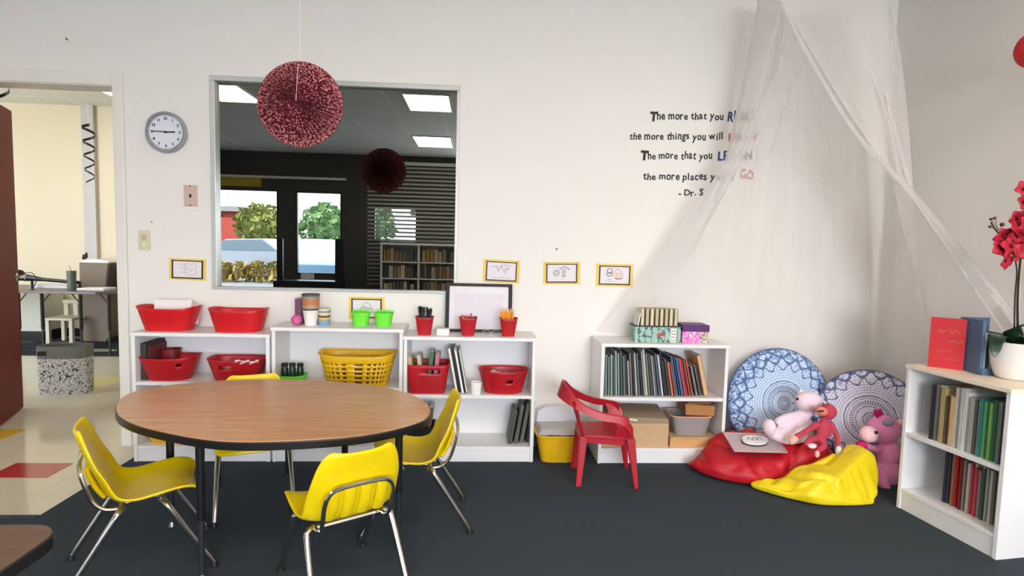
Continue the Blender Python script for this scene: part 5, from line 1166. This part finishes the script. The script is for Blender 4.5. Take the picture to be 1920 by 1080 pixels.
# hall table (oval edge), black folding legs
ty = 6.0; tz = H_(120, 546, ty).z
t = thing('folding_table', 'long dark table with thin black legs in the hall', 'table', (-4.4, ty+.35, 0))
tx0, tx1 = -5.5, H_(222, 545, ty).x+.12
pts = [(tx0, ty), (tx1-.35, ty), (tx1-.15, ty+.06), (tx1, ty+.3), (tx1-.15, ty+.6), (tx1-.4, ty+.7), (tx0, ty+.7)]
MB().prism(pts, tz-.03, tz).build('tabletop', mat('hall_table_top', (80, 60, 56), .3), t, bevel=.004)
for px in (36, 80, 152, 205):
    xx = H_(px, 600, ty+.1).x
    l = MB().tube([(xx, ty+.1, tz-.03), (xx, ty+.1, .26)], .017, 10).build('leg', BLK, t); MB().tube([(xx, ty+.1, .27), (xx, ty+.1, .008)], .011, 10).build('inner_tube', GREYM, l)
    MB().tube([(xx, ty+.1, tz-.14), (xx+.09*(1 if px in (80, 36) else -1), ty+.1, tz-.03)], .006, 6).build('brace', GREYM, t)
# items on hall table
c = H_(135, 545, ty+.2); c.z = tz
r = thing('tumbler', 'green grey tumbler with a straw on the hall table', 'tumbler', c); MB().lathe([(.036, 0), (.043, .19), (.043, .2)], n=24).build('cup_body', mat('sage_metal', (88, 96, 88), .4), r, local=True, smooth=True); MB().tube([(0, 0, .19), (-.02, 0, .25)], .004, 6).build('straw', mat('tan_straw', (190, 160, 110), .6), r, local=True)
c = H_(95, 537, ty+.25); c.z = tz
r = thing('music_keyboard', 'black folded electronic stand lying along the hall table', 'equipment', c)
MB().tube([H_(45, 520, ty+.25), H_(80, 524, ty+.25), H_(150, 530, ty+.25)], [.04, .02, .018], 8).build('arm', BLK, r); MB().ell(H_(36, 516, ty+.25), (.05, .06, .06)).build('head', DARK, r, smooth=True)
MB().tube([H_(150, 530, ty+.25), (H_(150, 530, ty+.25).x, ty+.25, tz)], .012, 8).tube([H_(60, 525, ty+.25), (H_(60, 525, ty+.25).x, ty+.25, tz)], .012, 8).build('foot', BLK, r)
MB().tube(catmull([H_(45, 512, ty+.2), H_(60, 512, ty+.2), H_(68, 525, ty+.2), H_(62, 540, ty+.2)], 5), .004, 6).build('cable', DARK, r)
boxy('paper_pile', 'flat pile of pale papers at the left of the hall table', 'papers', H_(40, 545, ty+.2).x, H_(110, 545, ty+.2).x, ty+.32, ty+.55, tz, tz+.035, PAPER, .003)
boxy('paper_pile', 'white sheets at the right end of the hall table', 'papers', H_(150, 545, ty+.2).x, H_(200, 545, ty+.2).x, ty+.15, ty+.36, tz, tz+.02, PAPER, .003)
# office chair right of the table
c = H_(208, 600, 6.9)+Vector((.07, 0, 0)); t = thing('office_chair', 'dark office chair at the far right behind the hall table', 'chair', (c.x+.02, 6.85, 0))
MB().loft([[(c.x-.02+dx+.03*s, y, z) for dx, y in ((0, 6.72), (.04, 6.72), (.04, 7.0), (0, 7.0))] for s, z in ((0, .62), (.4, .75), (1.0, .9), (1.1, .93))]).build('backrest', mat('dark_brown_fabric', (66, 54, 50), .8), t, bevel=.02)
MB().box(c.x-.02, c.x+.34, 6.72, 7.04, .60, .66).build('seat', mat('dark_brown_fabric', (66, 54, 50), .8), t, bevel=.02)
MB().tube([(c.x+.18, 6.88, .1), (c.x+.18, 6.88, .6)], .025, 10).build('post', BLK, t)
b = MB()
for k in range(5): a = k*2*PI/5; b.tube([(c.x+.18, 6.88, .12), (c.x+.18+.22*math.cos(a), 6.88+.22*math.sin(a), .04)], .016, 6)
b.build('base', BLK, t)
for k in range(5): a = k*2*PI/5; MB().ell((c.x+.18+.23*math.cos(a), 6.88+.23*math.sin(a), .03), (.03, .02, .03), nu=10, nv=8).build('caster', BLK, t, smooth=True)
# trash / cabinet (brown with white lid)
yc = 6.82; a_ = H_(150, 560, yc); b_ = H_(205, 560, yc); zt_ = H_(178, 487, yc).z
t = thing('cabinet', 'tall taupe bin cabinet with a rounded white top against the hall wall', 'cabinet', ((a_.x+b_.x)/2, yc+.15, 0))
MB().box(a_.x, b_.x, yc, yc+.33, .0, zt_-.04).build('cabinet_body', mat('taupe_metal', (128, 110, 92), .5), t, bevel=.01); MB().box(a_.x-.01, b_.x+.01, yc-.01, yc+.34, zt_-.04, zt_-.015).build('top', PAPER, t, bevel=.01)
MB().loft([[(a_.x+.02+(b_.x-a_.x-.04)*u_, yy_, zt_-.015+.02*math.sin(PI*u_)+.001) for u_ in [i/10 for i in range(11)]]+[(b_.x-.02, yy_, zt_-.016), (a_.x+.02, yy_, zt_-.016)] for yy_ in (yc+.01, yc+.32)]).build('domed_lid', PAPER, t)
p_ = H_(161, 483, yc+.05); tag(MB().tube([(p_.x-.03, p_.y, zt_+.01), (p_.x, p_.y, zt_+.03), (p_.x+.01, p_.y, zt_+.08)], [.02, .022, .008], 8).ell((p_.x-.02, p_.y, zt_+.04), .018).build('figurine', DARK, loc=(p_.x, p_.y, zt_), smooth=True), 'small black figurine on the taupe cabinet top', 'figurine')
# white step chair under table
yk = 6.62; a_ = H_(85, 600, yk); b_ = H_(146, 600, yk)
t = thing('child_chair', 'small cream plastic chair under the hall table', 'chair', ((a_.x+b_.x)/2, yk, 0)); CR = mat('cream_plastic', (226, 216, 190), .5)
zs = H_(110, 596, yk).z; zk = H_(110, 566, yk).z
wx = b_.x-a_.x
MB().box(a_.x, b_.x-.05, yk-.02, yk+.28, zs-.03, zs).build('seat', CR, t, bevel=.006)
for xx in (a_.x+.01, b_.x-.09):
    for yy_ in (yk, yk+.24): MB().box(xx, xx+.04, yy_-.02, yy_+.02, .008, zs-.03).build('leg', CR, t, bevel=.004)
b = MB(); b.box(a_.x+.02, b_.x-.04, yk+.24, yk+.27, zk-.045, zk).build('top_rail', CR, t, bevel=.006)
for k in range(3): MB().box(a_.x+.03+k*wx*.3, a_.x+.08+k*wx*.3, yk+.245, yk+.265, zs, zk-.045).build('back_slat', CR, t)
boxy('white_box', 'large white box under the left of the hall table', 'box', H_(30, 560, 6.8).x, H_(77, 560, 6.8).x, 6.8, 7.15, .12, H_(60, 552, 6.8).z, mat('white_card', (222, 220, 206), .6), .006)
boxy('dark_crate', 'dark crate carrying the large white box', 'crate', H_(28, 560, 6.8).x, H_(78, 560, 6.8).x, 6.79, 7.16, .0, .12, BLK, .006)
# spiral streamer
c = H_(162, 232, 6.6); b = MB(); pts = []
zt_ = 2.81; zb = H_(165, 342, 6.6).z; z0_ = H_(162, 232, 6.6).z
for i in range(160):
    s = i/159; a = s*2*PI*4.2+2; r_ = .062*(1-.35*s); pts.append((c.x+.02+r_*math.cos(a), 6.6+r_*math.sin(a), z0_+(zb-z0_)*s))
t = thing('spiral_streamer', 'black and silver twisted streamer hanging in the hall', 'streamer', (c.x+.02, 6.6, zb))
vs = []; fs = []
for i, p in enumerate(pts): w_ = .016*(1-.5*i/159); vs += [(p[0], p[1], p[2]-w_), (p[0], p[1], p[2]+w_)]
for i in range(len(pts)-1): fs.append((2*i, 2*i+1, 2*i+3, 2*i+2))
MB().add(vs, fs).build('ribbon', mat('black_foil', (30, 30, 30), .25, .4), t, solid=.002); MB().tube([(c.x+.02, 6.6, z0_), (c.x+.02, 6.6, zt_)], .0015, 5).build('string', PAPER, t)
c = H_(5, 180, 5.2); t = thing('spiral_streamer', 'short black streamer curl at the top left of the doorway', 'streamer', c)
vs = []; fs = []
for i in range(40): s = i/39; a = s*4.5; vs += [(c.x+.05*math.cos(a), c.y+.04*math.sin(a), c.z+.06-.13*s), (c.x+.05*math.cos(a), c.y+.04*math.sin(a), c.z+.09-.13*s)]
for i in range(39): fs.append((2*i, 2*i+1, 2*i+3, 2*i+2))
MB().add(vs, fs).build('ribbon', mat('black_foil', (30, 30, 30), .25, .4), t, solid=.002); MB().tube([c+Vector((.05, 0, .07)), (c.x+.05, c.y, 2.81)], .0015, 5).build('string', PAPER, t)
# books in the mirrored storage shelf behind the camera
rr = random.Random(21)
for lev, z in enumerate((.04, .32, .62, .92)):
    x = -1.7; k = 0
    while x < -.5:
        t_ = rr.uniform(.05, .09)
        if not (-1.12 < x+t_ and x < -1.04):
            c = rr.choice([(200, 190, 150), (120, 110, 90), (90, 96, 100), (180, 180, 170), (150, 120, 60), (60, 60, 64), (170, 150, 140)])
            r = book('book in the storage shelf mirrored by the window', 'books in the mirrored storage shelf', Matrix.Translation((x+t_, -3.40, z)) @ Matrix.Rotation(PI, 4, 'Z'), t_*.9, rr.uniform(.19, .25), .2, c)
        x += t_
